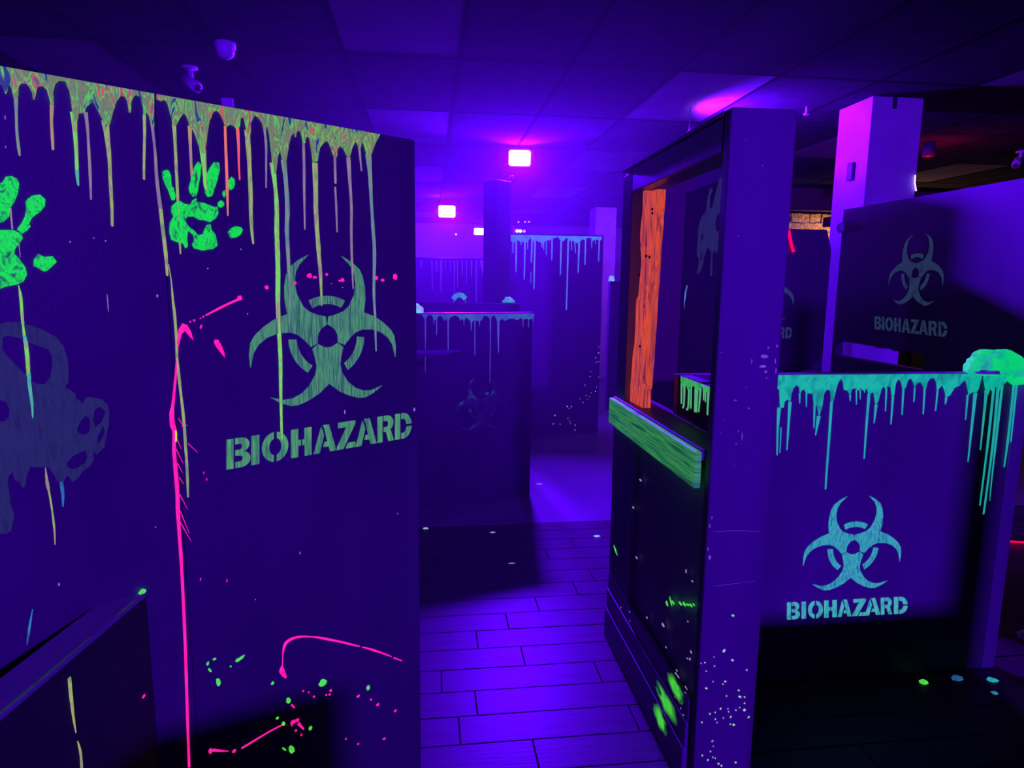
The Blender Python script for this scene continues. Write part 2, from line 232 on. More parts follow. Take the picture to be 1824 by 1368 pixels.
[(.77,1.1938,.013),(.7714,1.0594,.0096),(.7747,.9341,.006)],[(.8042,1.1489,.0143),(.8026,1.0758,.0048)],
[(.8406,1.2127,.0084),(.8457,1.1231,.0048)],[(.8713,1.1817,.0108),(.8746,1.0707,.0054)],
[(.9121,1.2148,.0096),(.9177,1.108,.006)],[(.9603,1.2144,.0084),(.9629,1.1582,.0048)],
[(1.0026,1.214,.0097),(1.0084,1.1096,.0055)],[(1.0592,1.2023,.0085),(1.0601,1.122,.0055)],
[(1.1005,1.1737,.011),(1.0992,1.1482,.0055)],[(1.1914,1.1841,.0099),(1.1953,1.0841,.005)],
[(1.2247,1.1894,.0186),(1.226,1.0577,.01),(1.2275,.9123,.0057)],[(1.2729,1.2004,.0224),(1.2727,1.1547,.0125),(1.2762,.9592,.0057)],
[(1.3025,1.2115,.0125),(1.3057,.9984,.0101),(1.3045,.7261,.0064)],
[(1.322,1.2056,.0137),(1.3286,.9687,.0095),(1.3259,.6893,.0077)],
[(1.3385,1.2225,.0113),(1.3412,.9685,.0089),(1.3442,.8028,.0051),(1.347,.7428,.0026)],
[(1.3855,1.2222,.01),(1.3905,1.026,.0102),(1.3892,.8861,.0051)],[(1.398,1.2221,.0088),(1.4048,.9906,.0051)]],
'band_gr': [(.0245,1.268),(.0245,1.2557),(.0357,1.24),(.0477,1.2354),(.0688,1.2451),(.0861,1.2392),(.0984,1.2285),(.1121,1.2475),
(.1283,1.2458),(.1426,1.2564),(.16,1.2426),(.1805,1.2418),(.1996,1.2489),(.2125,1.2631),(.2284,1.2535),(.2426,1.2558),
(.2529,1.2495),(.2804,1.254),(.3077,1.2547),(.3077,1.268)],
'drips_gr': [[(.0318,1.2438,.0135),(.0391,1.1709,.009)],[(.0592,1.2415,.0154),(.0635,1.1754,.011),(.0546,1.1573,.0089)],
[(.1032,1.2335,.0148),(.104,1.17,.0106),(.0913,1.1582,.0086)],[(.1228,1.2471,.0104),(.1277,1.1702,.0083)],
[(.162,1.2429,.0161),(.1652,1.1648,.0101)],[(.1782,1.2434,.0139),(.1782,1.1674,.01)],
[(.2039,1.2536,.0136),(.198,1.1712,.0088)],[(.23,1.2558,.0095),(.2331,1.2183,.0066)],
[(.2453,1.2562,.0093),(.248,1.2149,.0075)],[(.2683,1.254,.0146),(.2695,1.1752,.0092)]],
'band_fp': [(.083,2.093),(.083,2.0263),(.113,2.0263),(.1289,2.0148),(.147,2.0269),(.1711,2.0391),(.1957,2.016),(.2199,2.0282),(.2384,2.005),
(.2505,2.017),(.2686,2.0291),(.2985,2.0651),(.3168,2.0655),(.3296,2.0303),(.3481,2.0188),(.366,2.0428),(.3847,2.0254),
(.4092,2.0199),(.4278,2.0084),(.4519,2.0325),(.4762,2.0448),(.5008,2.0453),(.5187,2.0693),(.5434,2.0639),(.58,2.0823),
(.6115,2.0473),(.6427,2.036),(.6727,2.0723),(.6915,2.0607),(.7107,2.0373),(.7289,2.0495),(.7602,2.0382),(.7981,2.0151),
(.8164,2.0273),(.8403,2.0635),(.8717,2.0522),(.8959,2.0765),(.9333,2.0772),(.9468,2.0417),(.9835,2.0662),(1.0151,2.0549),
(1.0489,2.0555),(1.0489,2.093)],
'drips_fp': [[(.1167,2.0263,.0121),(.1155,1.9106,.0073)],[(.1494,2.0269,.017),(.1507,1.7184,.0098)],
[(.1993,2.0219,.0097),(.1985,1.9901,.0073)],[(.2407,2.0168,.017),(.2374,1.6416,.0098)],
[(.2686,2.0291,.0097),(.2698,1.9463,.0061)],[(.3143,2.0654,.0171),(.3085,1.8161,.011)],
[(.3075,1.7205,.0061),(.308,1.6064,.0049)],[(.3442,2.0305,.0195),(.341,1.5464,.0111)],
[(.4153,2.0259,.0098),(.4162,1.9726,.0074)],[(.4339,2.0144,.0123),(.4376,1.9468,.0074)],
[(.4642,2.0327,.011),(.4656,1.8961,.0086)],[(.5225,2.0635,.0147),(.5246,1.8432,.0099)],
[(.6191,2.0415,.0173),(.6182,1.6944,.0112)],[(.6929,2.0548,.0173),(.6937,1.7134,.0137),(.6903,1.3301,.0113)],
[(.7289,2.0495,.0099),(.7315,1.9482,.0074)],[(.7627,2.0383,.0112),(.7744,1.9214,.0075)],
[(.8103,2.0212,.0199),(.8071,1.7209,.0113)],[(.8777,2.0583,.0149),(.8775,1.8004,.01)],
[(.9439,2.0536,.01),(.9463,1.9734,.0075)],[(.9835,2.0662,.0087),(.985,2.0184,.0063)],
[(1.0239,2.055,.0125),(1.0232,1.8387,.0101)]],
'band_fb': [(.0079,1.383),(.0079,1.3859),(.0285,1.3777),(.0448,1.3455),(.0574,1.3614),(.0701,1.379),(.0952,1.3771),(.1075,1.3448),
(.1244,1.3446),(.1371,1.3606),(.1542,1.3766),(.1753,1.3521),(.1837,1.3357),(.2009,1.3477),(.2136,1.3272),(.2266,1.3597),
(.2654,1.374),(.2914,1.359),(.3044,1.3342),(.3131,1.3505),(.3306,1.3339),(.3437,1.3584),(.3701,1.3417),(.3833,1.3167),
(.4054,1.3412),(.4455,1.3283),(.4678,1.3405),(.4766,1.3654),(.5035,1.3693),(.5262,1.3482),(.5397,1.3564),(.5578,1.3729),
(.5762,1.3476),(.5902,1.3054),(.6037,1.3304),(.6219,1.3471),(.6451,1.3299),(.6773,1.3465),(.7127,1.3461),(.7428,1.333),
(.7708,1.3497),(.7898,1.3367),(.8134,1.3449),(.8354,1.3361),(.8658,1.3444),(.8789,1.3614),(.8789,1.383)],
'drips_fb': [[(.0491,1.3615,.0117),(.0474,1.1695,.005),(.0448,.9801,.0034)],[(.1093,1.3528,.0067),(.109,1.3124,.0042)],
[(.1295,1.3526,.0084),(.1288,1.2391,.0051)],[(.2137,1.3435,.012),(.2128,1.1055,.0052)],
[(.3306,1.3421,.007),(.3306,1.3051,.0053)],[(.386,1.3291,.0124),(.3861,1.2669,.0071)],
[(.4125,1.3411,.0089),(.4132,1.0906,.0063)],[(.4472,1.3366,.0071),(.4474,1.295,.0045)],
[(.5325,1.3523,.0109),(.531,.8812,.0046)],[(.5929,1.3137,.0183),(.5965,1.1015,.0065)],
[(.7898,1.3409,.0085),(.7906,1.2852,.0057)],[(.8334,1.3404,.0086),(.8353,1.2802,.0067)],
[(.8723,1.3572,.0086),(.872,1.3184,.0058)]],
'drips_dl': [[(.5079,1.8908,.0307),(.507,1.7992,.0123)],[(.6463,1.8928,.0154),(.6513,1.5088,.0078)],
[(.708,1.8938,.0216),(.707,1.7406,.0093)],[(.7697,1.8947,.0371),(.7645,1.4789,.0093)],
[(.8239,1.8955,.0155),(.8234,1.7729,.0093)],[(.8905,1.8965,.0155),(.8932,1.7584,.0093)],
[(.9449,1.8974,.0217),(.9471,1.4495,.0078)],[(.9868,1.898,.0187),(.9863,1.5431,.0094)],
[(1.0491,1.8989,.0218),(1.049,1.6987,.0094)],[(1.1068,1.8998,.0187),(1.1039,1.6065,.0094)],
[(1.174,1.9008,.025),(1.1744,1.6693,.0094)],[(1.2365,1.9018,.0188),(1.2385,1.2168,.0095)],
[(1.3149,1.9029,.0628),(1.3236,1.7176,.0126)]],
'drip_lh': [[(-.2758,.8373,.0091),(-.2761,.7985,.0091),(-.2752,.7561,.0061),(-.272,.7176,.0031)],
[(-.2696,.6975,.0031),(-.2648,.6694,.0063),(-.2659,.6356,.0063)]],
'dot_lh': [(-.0395,.6397,.0066,.0039,0)],
'specks_post': [(.0971,.6125,.0055,.004,30),(.0764,.4989,.0051,.0061,30),(.1046,.4658,.0056,.0033,30),(.1535,.4299,.0032,.0029,30),
(.0452,.4802,.002,.002,30),(.0167,.4638,.0024,.002,30),(.0043,.4617,.0016,.0016,30),(.0482,.4503,.0024,.002,30),
(.0227,.4353,.0024,.002,30),(.0863,.3962,.0032,.0029,30),(.0793,.3881,.002,.0021,30),(.0465,.399,.0018,.0016,30),
(.026,.3782,.0044,.0033,30),(.0933,.3479,.0024,.0025,30),(.1319,.3637,.0036,.0029,30),(.1374,.3414,.0057,.0038,30),
(.1524,.3394,.0028,.0025,30),(.1538,.3185,.0024,.0025,30),(.155,.295,.0041,.0046,30),(.0768,.3059,.0028,.0033,30),
(.1005,.3037,.0024,.0025,30),(.1032,.2935,.0024,.0025,30),(.0595,.2947,.0024,.0025,30),(.0429,.2909,.0028,.0029,30),
(.127,.2971,.0024,.0025,30),(.139,.305,.002,.0021,30),(.1115,.2757,.002,.0046,30),(.088,.2733,.0024,.0021,30),
(.0616,.2716,.0024,.0025,30),(.1704,.2699,.0024,.0047,30),(.1234,.2474,.0041,.0042,30),(.1115,.2509,.002,.0021,30),
(.068,.2594,.002,.0021,30),(.0186,.2645,.0024,.0025,30),(.056,.1972,.0028,.0042,30),(.0603,.179,.002,.0021,30),
(.0525,.1615,.0024,.0026,30),(.0263,.1497,.0028,.003,30),(.061,.1407,.002,.0021,30),(.0457,.1335,.0024,.0034,30),
(.081,.1168,.0029,.003,30),(.0916,.109,.0029,.003,30),(.138,.1161,.0033,.003,30),(.0693,.137,.0018,.0019,30)],
'scuffs_post': [(.142,1.4012,.0159,.0061,0),(.1388,1.3726,.0142,.0051,0),(.1508,1.4263,.0035,.004,0),(.177,1.4313,.0025,.005,0),
(.1487,1.3573,.0064,.0041,0),(.1749,1.3876,.0018,.0101,0),(.1788,1.3605,.0018,.0102,0),(.1519,1.3386,.0028,.0027,0),
(.1034,1.3879,.0014,.0084,0),(.0923,1.3126,.0018,.0017,0),(.1046,1.251,.0025,.0031,0),(.0115,1.4125,.0017,.002,0),
(.0723,1.1471,.0018,.0035,0),(.0895,1.1693,.0014,.0157,0),(.0767,1.1835,.0014,.0042,0),(.0712,1.0809,.0018,.0018,0),
(.0247,1.1799,.0014,.0014,0),(.0305,1.2187,.0014,.0017,0),(.0623,1.2748,.0071,.0027,0),(.012,.925,.0017,.0069,0),
(.0065,.8993,.0017,.0078,0),(.0055,.828,.0017,.007,0),(.0123,.8014,.0052,.0088,0),(.0463,1.9896,.0016,.0015,0),
(.0975,1.9254,.0024,.0015,0),(.0405,1.7368,.002,.0019,0)],
'specks_ww': [(.2108,.2384,.0086,.0026,0),(.3265,.279,.0079,.0025,0),(.0616,.1008,.0115,.0033,0),(.5334,.364,.008,.0037,0),
(.7001,.4244,.015,.0065,0),(.3359,.2448,.0063,.002,0),(.1828,.1487,.0317,.0016,0),(.1572,.1133,.0045,.0135,0),
(.2727,.1458,.0165,.0026,0),(.222,.0881,.0309,.0021,0),(.7374,.3631,.0078,.0021,0),(.5789,.2168,.0233,.0028,0),
(.3587,.0775,.0078,.002,0),(.9087,.5501,.0038,.0027,0),(.9464,.468,.0064,.005,0),(.9392,.4404,.0064,.0039,0),
(.9204,.4308,.0047,.0027,0),(.8416,.3408,.0071,.0024,0),(.8358,.3261,.0072,.0029,0),(.8553,.3278,.0101,.0024,0),
(.5556,.0903,.0146,.0033,0),(.6827,.1718,.0059,.0022,0),(.7162,.1781,.0058,.0022,0),(.6962,.1472,.0047,.0018,0),
(.7985,.212,.0053,.0021,0),(.84,.2434,.0051,.0021,0),(.8594,.2639,.005,.002,0),(.6603,.0925,.0049,.0018,0),
(.828,.2151,.0062,.0025,0),(.9202,.3322,.0057,.0024,0),(.9305,.3317,.0037,.0016,0),(.8977,.2589,.0048,.002,0),
(.8929,.2391,.0049,.002,0),(.7671,.1543,.0044,.0017,0),(.6944,.082,.0059,.0022,0),(.914,.231,.0043,.0018,0),
(.9215,.2212,.0043,.0018,0),(.8636,.1483,.0061,.002,0),(.7366,.0593,.0046,.0017,0),(.9198,.3127,.0038,.0016,0),
(.3914,.8556,.0132,.0043,0),(.3164,.7192,.0141,.0034,0),(.8094,1.0156,.0068,.0071,0),(.8742,.7029,.0044,.0071,0),
(.9255,.6929,.0063,.0026,0),(.3831,.5373,.0135,.0044,0)],
'green_ww': [(.0919,.4463,.0337,.0074,20),(.7227,.516,.0128,.0077,20),(.7567,.5414,.0198,.0038,40),(.7769,.5475,.0146,.0047,0),
(.8387,.5748,.0137,.0055,0),(.8705,.5889,.0133,.0054,0),(.897,.6005,.0151,.0035,-20),(.9228,.6117,.0126,.0035,0),
(.9434,.6241,.0082,.0026,0)],
'spray': [(.5002,.0405),(.4901,.06),(.5407,.1283),(.5377,.1518),(.6006,.2106),(.6419,.2045),(.7129,.2514),(.754,.3093),(.7628,.3329),
(.8063,.3546),(.8442,.4038),(.8725,.4334),(.8723,.3945),(.8998,.3855),(.8297,.3467),(.818,.3082),(.8469,.3),(.7736,.2505),
(.693,.2105),(.6313,.1832),(.5809,.1488),(.5437,.1049)],
'specks_fp': [(1.0528,.9363,.0051,.005,0),(1.0522,.8722,.0116,.0063,0),(1.023,.8206,.0064,.0076,0),(1.0297,.77,.0064,.0051,0),
(1.0551,.7788,.0051,.0051,0),(.9721,.6741,.0051,.0051,0),(.9686,.617,.0052,.0064,0),(1.0604,.6113,.0052,.0064,0),
(.9134,.5245,.0064,.0076,0),(1.0431,.5017,.0052,.0051,0),(1.0329,.4557,.0065,.0064,0),(.9868,.4395,.0052,.0051,0),
(.9659,.4012,.0065,.0051,0),(.9295,.4106,.0052,.0051,0),(.8647,.3728,.0052,.0051,0),(.9449,.3681,.0045,.0045,0),
(.8994,.3314,.0058,.0058,0),(.7252,.2936,.009,.009,0),(.7689,.2918,.0077,.0064,0),(.745,.2716,.0045,.0045,0),
(.5926,.1965,.009,.009,0),(.5766,.104,.0077,.0077,0),(.6512,.1003,.0064,.0065,0),(.736,.1622,.0052,.0077,0),
(.7575,.1296,.0052,.0052,0),(.818,.0873,.0065,.0065,0),(.8155,.0328,.0078,.0078,0),(.7646,.1037,.0039,.0039,0)]}

# ------------------------------------------------------------ helpers
def lin(c):
    return tuple(((v/255)/12.92 if v/255 <= .04045 else ((v/255+.055)/1.055)**2.4) for v in c)

def nodes(name):
    mt = bpy.data.materials.new(name); mt.use_nodes = True
    nt = mt.node_tree; b = nt.nodes['Principled BSDF']
    return mt, nt, b

def surf(name, a, b_, scale=(6, 6, 6), rough=.5, spec=.3, bump=0.0, bscale=40.0, tint=(1, 1, 1), wear=None):
    """painted or raw surface: albedo drifting between a and b_"""
    mt, nt, b = nodes(name)
    tc = nt.nodes.new('ShaderNodeTexCoord'); mp = nt.nodes.new('ShaderNodeMapping')
    mp.inputs['Scale'].default_value = scale
    n = nt.nodes.new('ShaderNodeTexNoise'); n.inputs['Scale'].default_value = 1.0; n.inputs['Detail'].default_value = 5
    cr = nt.nodes.new('ShaderNodeValToRGB')
    cr.color_ramp.elements[0].position = .35; cr.color_ramp.elements[1].position = .68
    cr.color_ramp.elements[0].color = (a*tint[0], a*tint[1], a*tint[2], 1)
    cr.color_ramp.elements[1].color = (b_*tint[0], b_*tint[1], b_*tint[2], 1)
    nt.links.new(tc.outputs['Object'], mp.inputs['Vector']); nt.links.new(mp.outputs['Vector'], n.inputs['Vector'])
    nt.links.new(n.outputs['Fac'], cr.inputs['Fac']); nt.links.new(cr.outputs['Color'], b.inputs['Base Color'])
    b.inputs['Roughness'].default_value = rough; b.inputs['Specular IOR Level'].default_value = spec
    if bump:
        n2 = nt.nodes.new('ShaderNodeTexNoise'); n2.inputs['Scale'].default_value = bscale; n2.inputs['Detail'].default_value = 4
        nt.links.new(mp.outputs['Vector'], n2.inputs['Vector'])
        bp = nt.nodes.new('ShaderNodeBump'); bp.inputs['Strength'].default_value = bump; bp.inputs['Distance'].default_value = .004
        nt.links.new(n2.outputs['Fac'], bp.inputs['Height']); nt.links.new(bp.outputs['Normal'], b.inputs['Normal'])
    return mt

def glow(name, cols, scale=(20, 20, 20), strength=1.0, dist=0.0, lo=.3, hi=.7, base=.035, rough=.6):
    """fluorescent paint: gives off its own colour, brush-mixed between the listed tones"""
    mt, nt, b = nodes(name)
    tc = nt.nodes.new('ShaderNodeTexCoord'); mp = nt.nodes.new('ShaderNodeMapping')
    mp.inputs['Scale'].default_value = scale
    n = nt.nodes.new('ShaderNodeTexNoise'); n.inputs['Scale'].default_value = 1.0
    n.inputs['Detail'].default_value = 4; n.inputs['Distortion'].default_value = dist
    cr = nt.nodes.new('ShaderNodeValToRGB'); e = cr.color_ramp.elements
    while len(e) < len(cols): e.new(.5)
    for i, c in enumerate(cols):
        e[i].position = lo + (hi-lo)*i/max(1, len(cols)-1); e[i].color = (*lin(c), 1)
    nt.links.new(tc.outputs['Object'], mp.inputs['Vector']); nt.links.new(mp.outputs['Vector'], n.inputs['Vector'])
    nt.links.new(n.outputs['Fac'], cr.inputs['Fac'])
    nt.links.new(cr.outputs['Color'], b.inputs['Emission Color'])
    b.inputs['Emission Strength'].default_value = strength
    b.inputs['Base Color'].default_value = (base, base, base, 1)
    b.inputs['Roughness'].default_value = rough; b.inputs['Specular IOR Level'].default_value = .2
    return mt

def lamp_mat(name, col, strength):
    mt, nt, b = nodes(name)
    b.inputs['Base Color'].default_value = (.02, .02, .02, 1)
    b.inputs['Emission Color'].default_value = (*col, 1); b.inputs['Emission Strength'].default_value = strength
    return mt

def link(name, me, mt=None, parent=None, loc=None, rz=None):
    o = bpy.data.objects.new(name, me); COL.objects.link(o)
    if mt is not None and me is not None and not me.materials: me.materials.append(mt)
    if parent is not None: o.parent = parent
    if loc is not None: o.location = loc
    if rz is not None: o.rotation_euler = (0, 0, rz)
    return o

def tag(o, label, cat, group=None):
    o['label'] = label; o['category'] = cat
    if group: o['group'] = group
    return o

def thing(name, label, cat, loc=(0, 0, 0), rz=0.0, group=None):
    return tag(link(name, None, None, None, loc, rz), label, cat, group)

def note(o, label):
    o['label'] = label; return o

def struct(o):
    o['kind'] = 'structure'; return o

def mesh(name, bm):
    me = bpy.data.meshes.new(name); bm.normal_update(); bm.to_mesh(me); bm.free(); return me

def bbox(bm, x0, x1, y0, y1, z0, z1):
    vs = [bm.verts.new((x, y, z)) for z in (z0, z1) for y in (y0, y1) for x in (x0, x1)]
    for f in ((0, 2, 3, 1), (4, 5, 7, 6), (0, 1, 5, 4), (2, 6, 7, 3), (0, 4, 6, 2), (1, 3, 7, 5)):
        bm.faces.new([vs[i] for i in f])
    return vs

def box(name, d, mt, parent=None, bevel=.004, seg=2):
    bm = bmesh.new(); bbox(bm, *d)
    if bevel:
        bmesh.ops.bevel(bm, geom=bm.edges[:], offset=bevel, segments=seg, affect='EDGES', profile=.5)
    me = mesh(name, bm)
    if bevel:
        for p in me.polygons: p.use_smooth = False
    return link(name, me, mt, parent)

def prism_xy(name, pts, z0, z1, mt, parent=None):
    """upright block over a plan polygon"""
    bm = bmesh.new(); lo = [bm.verts.new((x, y, z0)) for x, y in pts]; hi = [bm.verts.new((x, y, z1)) for x, y in pts]
    n = len(pts); bm.faces.new(hi); bm.faces.new(lo[::-1])
    for i in range(n): bm.faces.new((lo[i], lo[(i+1) % n], hi[(i+1) % n], hi[i]))
    bmesh.ops.recalc_face_normals(bm, faces=bm.faces[:])
    return link(name, mesh(name, bm), mt, parent)

def slab_xz(name, outline, mt, parent=None, holes=(), y0=.0005, y1=-.002):
    """flat shape in the board's own plane (u, z) with real thickness, optional holes"""
    loops = [outline] + list(holes)
    flat = [p for l in loops for p in l]
    tris = tessellate_polygon([[Vector((p[0], p[1], 0)) for p in l] for l in loops])
    bm = bmesh.new()
    f = [bm.verts.new((p[0], y1, p[1])) for p in flat]; b = [bm.verts.new((p[0], y0, p[1])) for p in flat]
    for t in tris:
        try:
            bm.faces.new([f[i] for i in t]); bm.faces.new([b[i] for i in reversed(t)])
        except ValueError: pass
    k = 0
    for l in loops:
        n = len(l)
        for i in range(n):
            a, c = k+i, k+(i+1) % n
            try: bm.faces.new((f[a], f[c], b[c], b[a]))
            except ValueError: pass
        k += n
    bmesh.ops.recalc_face_normals(bm, faces=bm.faces[:])
    return link(name, mesh(name, bm), mt, parent)

def smooth_line(p, n=4):
    if len(p) < 3: return p
    out = []
    for i in range(len(p)-1):
        a, b, c, d = p[max(i-1, 0)], p[i], p[i+1], p[min(i+2, len(p)-1)]
        for k in range(n):
            t = k/n
            out.append(tuple(.5*((2*b[j]) + (-a[j]+c[j])*t + (2*a[j]-5*b[j]+4*c[j]-d[j])*t*t + (-a[j]+3*b[j]-3*c[j]+d[j])*t**3) for j in range(3)))
    out.append(p[-1]); return out

def run(name, pts, mt, parent=None, t=.0035, jit=.06):
    """a run of paint: rounded bead following (u, z, width) stations"""
    p = smooth_line([tuple(q) for q in pts]); n = len(p)
    bm = bmesh.new(); rows = []
    for i, (u, z, wd) in enumerate(p):
        a = p[max(i-1, 0)]; c = p[min(i+1, n-1)]
        dx, dz = c[0]-a[0], c[1]-a[1]; l = math.hypot(dx, dz) or 1
        px, pz = -dz/l, dx/l
        wd = max(wd, .0008)*(1+random.uniform(-jit, jit)); h = wd/2; tt = min(t, wd*.5)
        rows.append([bm.verts.new((u+px*h*s, -tt*v+.0004, z+pz*h*s)) for s, v in ((-1, 0), (-.55, .8), (.0, 1), (.55, .8), (1, 0))])
    for i in range(n-1):
        for k in range(4): bm.faces.new((rows[i][k], rows[i+1][k], rows[i+1][k+1], rows[i][k+1]))
    u, z, wd = p[-1]; a = p[-2]
    l = math.hypot(u-a[0], z-a[1]) or 1
    tip = bm.verts.new((u+(u-a[0])/l*wd*.5, .0002, z+(z-a[1])/l*wd*.5))
    for k in range(4): bm.faces.new((rows[-1][k], tip, rows[-1][k+1]))
    bm.faces.new(rows[0])
    bmesh.ops.recalc_face_normals(bm, faces=bm.faces[:])
    me = mesh(name, bm)
    for f in me.polygons: f.use_smooth = True
    return link(name, me, mt, parent)

def spot_geo(bm, u, z, a, b, deg, n=12, t=.002, rag=.18):
    c, s = math.cos(R(deg)), math.sin(R(deg)); ring = []; low = []
    for i in range(n):
        th = 2*math.pi*i/n; k = 1+random.uniform(-rag, rag)
        x, y = a*k*math.cos(th), b*k*math.sin(th)
        X, Z = u+x*c+y*s, z-x*s+y*c
        ring.append(bm.verts.new((u+(X-u)*.7, -t, z+(Z-z)*.7))); low.append(bm.verts.new((X, .0004, Z)))
    bm.faces.new(ring)
    for i in range(n): bm.faces.new((low[i], low[(i+1) % n], ring[(i+1) % n], ring[i]))

def spots(name, L, mt, parent, single=True, grow=1.0):
    if single:
        for d in L:
            bm = bmesh.new(); spot_geo(bm, d[0], d[1], d[2]*grow, d[3]*grow, d[4])
            bmesh.ops.recalc_face_normals(bm, faces=bm.faces[:]); link(name, mesh(name, bm), mt, parent)
    else:
        bm = bmesh.new()
        for d in L: spot_geo(bm, d[0], d[1], d[2]*grow, d[3]*grow, d[4], n=7)
        bmesh.ops.recalc_face_normals(bm, faces=bm.faces[:])
        o = link(name, mesh(name, bm), mt, parent); o['kind'] = 'stuff'; return o

def sym(name, cx, cz, mt, parent, k=1.0):
    """three-bladed warning emblem, with its broken ring, cut as a stencil"""
    root = link(name, None, None, parent)
    for a in (0, 120, 240):
        c, s = math.cos(R(a)), math.sin(R(a))
        slab_xz('blade', [(cx+k*(x*c-y*s), cz+k*(x*s+y*c)) for x, y in D['blade']], mt, root)
    for a in (90, 210, 330):
        arc = [(r*math.cos(R(a+t)), r*math.sin(R(a+t))) for r, ts in ((.1095, range(-29, 30, 4)), (.0875, range(28, -30, -4))) for t in ts]
        slab_xz('ring_segment', [(cx+k*x, cz+k*y) for x, y in arc], mt, root)
    return root

def arcp(cx, cz, rx, rz, a0, a1, n):
    return [(cx+rx*math.cos(R(a0+(a1-a0)*i/n)), cz+rz*math.sin(R(a0+(a1-a0)*i/n))) for i in range(n+1)]
GL = {
 'B': [[(0, 0), (.28, 0), (.28, 1), (0, 1)],
       [(.36, 1)] + arcp(.62, .76, .34, .24, 90, -60, 6) + [(.72, .52)] + arcp(.62, .27, .38, .27, 55, -90, 7) + [(.36, 0), (.36, .2), (.58, .2)] + arcp(.58, .3, .1, .1, -60, 90, 4) + [(.36, .42), (.36, .6), (.56, .6)] + arcp(.56, .7, .09, .1, -60, 90, 4) + [(.36, .8)]],
 'I': [[(0, 0), (1, 0), (1, 1), (0, 1)]],
 'O': [arcp(.5, .5, .5, .52, 97, 263, 12) + arcp(.5, .5, .24, .3, 255, 105, 10),
       arcp(.5, .5, .5, .52, -83, 83, 12) + arcp(.5, .5, .24, .3, 75, -75, 10)],
 'H': [[(0, 0), (.34, 0), (.34, .4), (.46, .4), (.46, .6), (.34, .6), (.34, 1), (0, 1)],
       [(1, 0), (1, 1), (.66, 1), (.66, .6), (.54, .6), (.54, .4), (.66, .4), (.66, 0)]],
 'A': [[(0, 0), (.26, 0), (.44, .62), (.38, .82), (.32, .95)],
       [(.40, 1), (.66, 1), (1, 0), (.72, 0), (.66, .2), (.42, .2), (.47, .38), (.60, .38), (.53, .62), (.48, .84)]],
 'Z': [[(.06, 1), (1, 1), (1, .88), (.33, .0), (0, 0), (0, .1), (.52, .8), (.06, .8)],
       [(.46, 0), (1, 0), (1, .2), (.60, .2)]],
 'R': [[(0, 0), (.30, 0), (.30, 1), (0, 1)],
       [(.38, 1), (.62, 1)] + arcp(.62, .71, .35, .29, 85, -60, 7) + [(1, 0), (.68, 0), (.52, .38), (.38, .38), (.38, .56), (.56, .56)] + arcp(.56, .68, .1, .12, -60, 90, 4) + [(.38, .8)]],
 'D': [[(0, 0), (.30, 0), (.30, 1), (0, 1)],
       [(.38, 1), (.52, 1)] + arcp(.5, .5, .5, .5, 85, 6, 7) + arcp(.48, .5, .22, .28, 10, 85, 5) + [(.38, .78)],
       [(.38, 0), (.38, .22)] + arcp(.48, .5, .22, .28, -85, -10, 5) + arcp(.5, .5, .5, .5, -6, -85, 7) + [(.52, 0)]],
}
def lettering(quads, mt, parent, word='BIOHAZARD', name='lettering'):
    root = link(name, None, None, parent)
    for ch, q in zip(word, quads):
        (ax, az, bx, bz, cx, cz, dx, dz) = q
        f = lambda u, v: (ax*(1-u)*(1-v)+bx*u*(1-v)+cx*(1-u)*v+dx*u*v, az*(1-u)*(1-v)+bz*u*(1-v)+cz*(1-u)*v+dz*u*v)
        bits = [[f(u, v) for u, v in poly] for poly in GL[ch]]
        bm = bmesh.new()
        for b in bits:
            tris = tessellate_polygon([[Vector((x, z, 0)) for x, z in b]])
            fr = [bm.verts.new((x, -.002, z)) for x, z in b]; bk = [bm.verts.new((x, .0005, z)) for x, z in b]
            for t in tris:
                bm.faces.new([fr[i] for i in t]); bm.faces.new([bk[i] for i in reversed(t)])
            for i in range(len(b)):
                j = (i+1) % len(b); bm.faces.new((fr[i], fr[j], bk[j], bk[i]))
        bmesh.ops.recalc_face_normals(bm, faces=bm.faces[:])
        link('letter', mesh('letter', bm), mt, root)
    return root

def blob(name, sx, sy, sz, mt, parent=None, loc=(0, 0, 0), seed=0, bump=.22, sub=4, flat=True):
    bm = bmesh.new(); bmesh.ops.create_icosphere(bm, subdivisions=sub, radius=1.0)
    for v in bm.verts:
        n = noise.noise(v.co*1.6+Vector((seed, 0, 0)))*1.2 + noise.noise(v.co*5+Vector((0, seed, 0)))*.35 + noise.noise(v.co*12+Vector((0, 0, seed)))*.12
        v.co *= 1+bump*n
        v.co = Vector((v.co.x*sx, v.co.y*sy, (max(v.co.z, -.25) if flat else v.co.z)*sz))
    me = mesh(name, bm)
    for f in me.polygons: f.use_smooth = True
    return link(name, me, mt, parent, loc)

def tube(name, pts, r, mt, parent=None, n=8):
    bm = bmesh.new(); rings = []
    P = [Vector(p) for p in pts]
    for i, p in enumerate(P):
        d = (P[min(i+1, len(P)-1)]-P[max(i-1, 0)]).normalized()
        a = d.orthogonal().normalized(); b = d.cross(a)
        rings.append([bm.verts.new(p+r*(math.cos(2*math.pi*k/n)*a+math.sin(2*math.pi*k/n)*b)) for k in range(n)])
    for i in range(len(P)-1):
        # keep neighbouring rings matched
        off = min(range(n), key=lambda s: sum((rings[i][k].co-rings[i+1][(k+s) % n].co).length for k in range(n)))
        rings[i+1] = rings[i+1][off:]+rings[i+1][:off]
        for k in range(n): bm.faces.new((rings[i][k], rings[i][(k+1) % n], rings[i+1][(k+1) % n], rings[i+1][k]))
    bm.faces.new(rings[0][::-1]); bm.faces.new(rings[-1])
    bmesh.ops.recalc_face_normals(bm, faces=bm.faces[:])
    me = mesh(name, bm)
    for f in me.polygons: f.use_smooth = True
    return link(name, me, mt, parent)

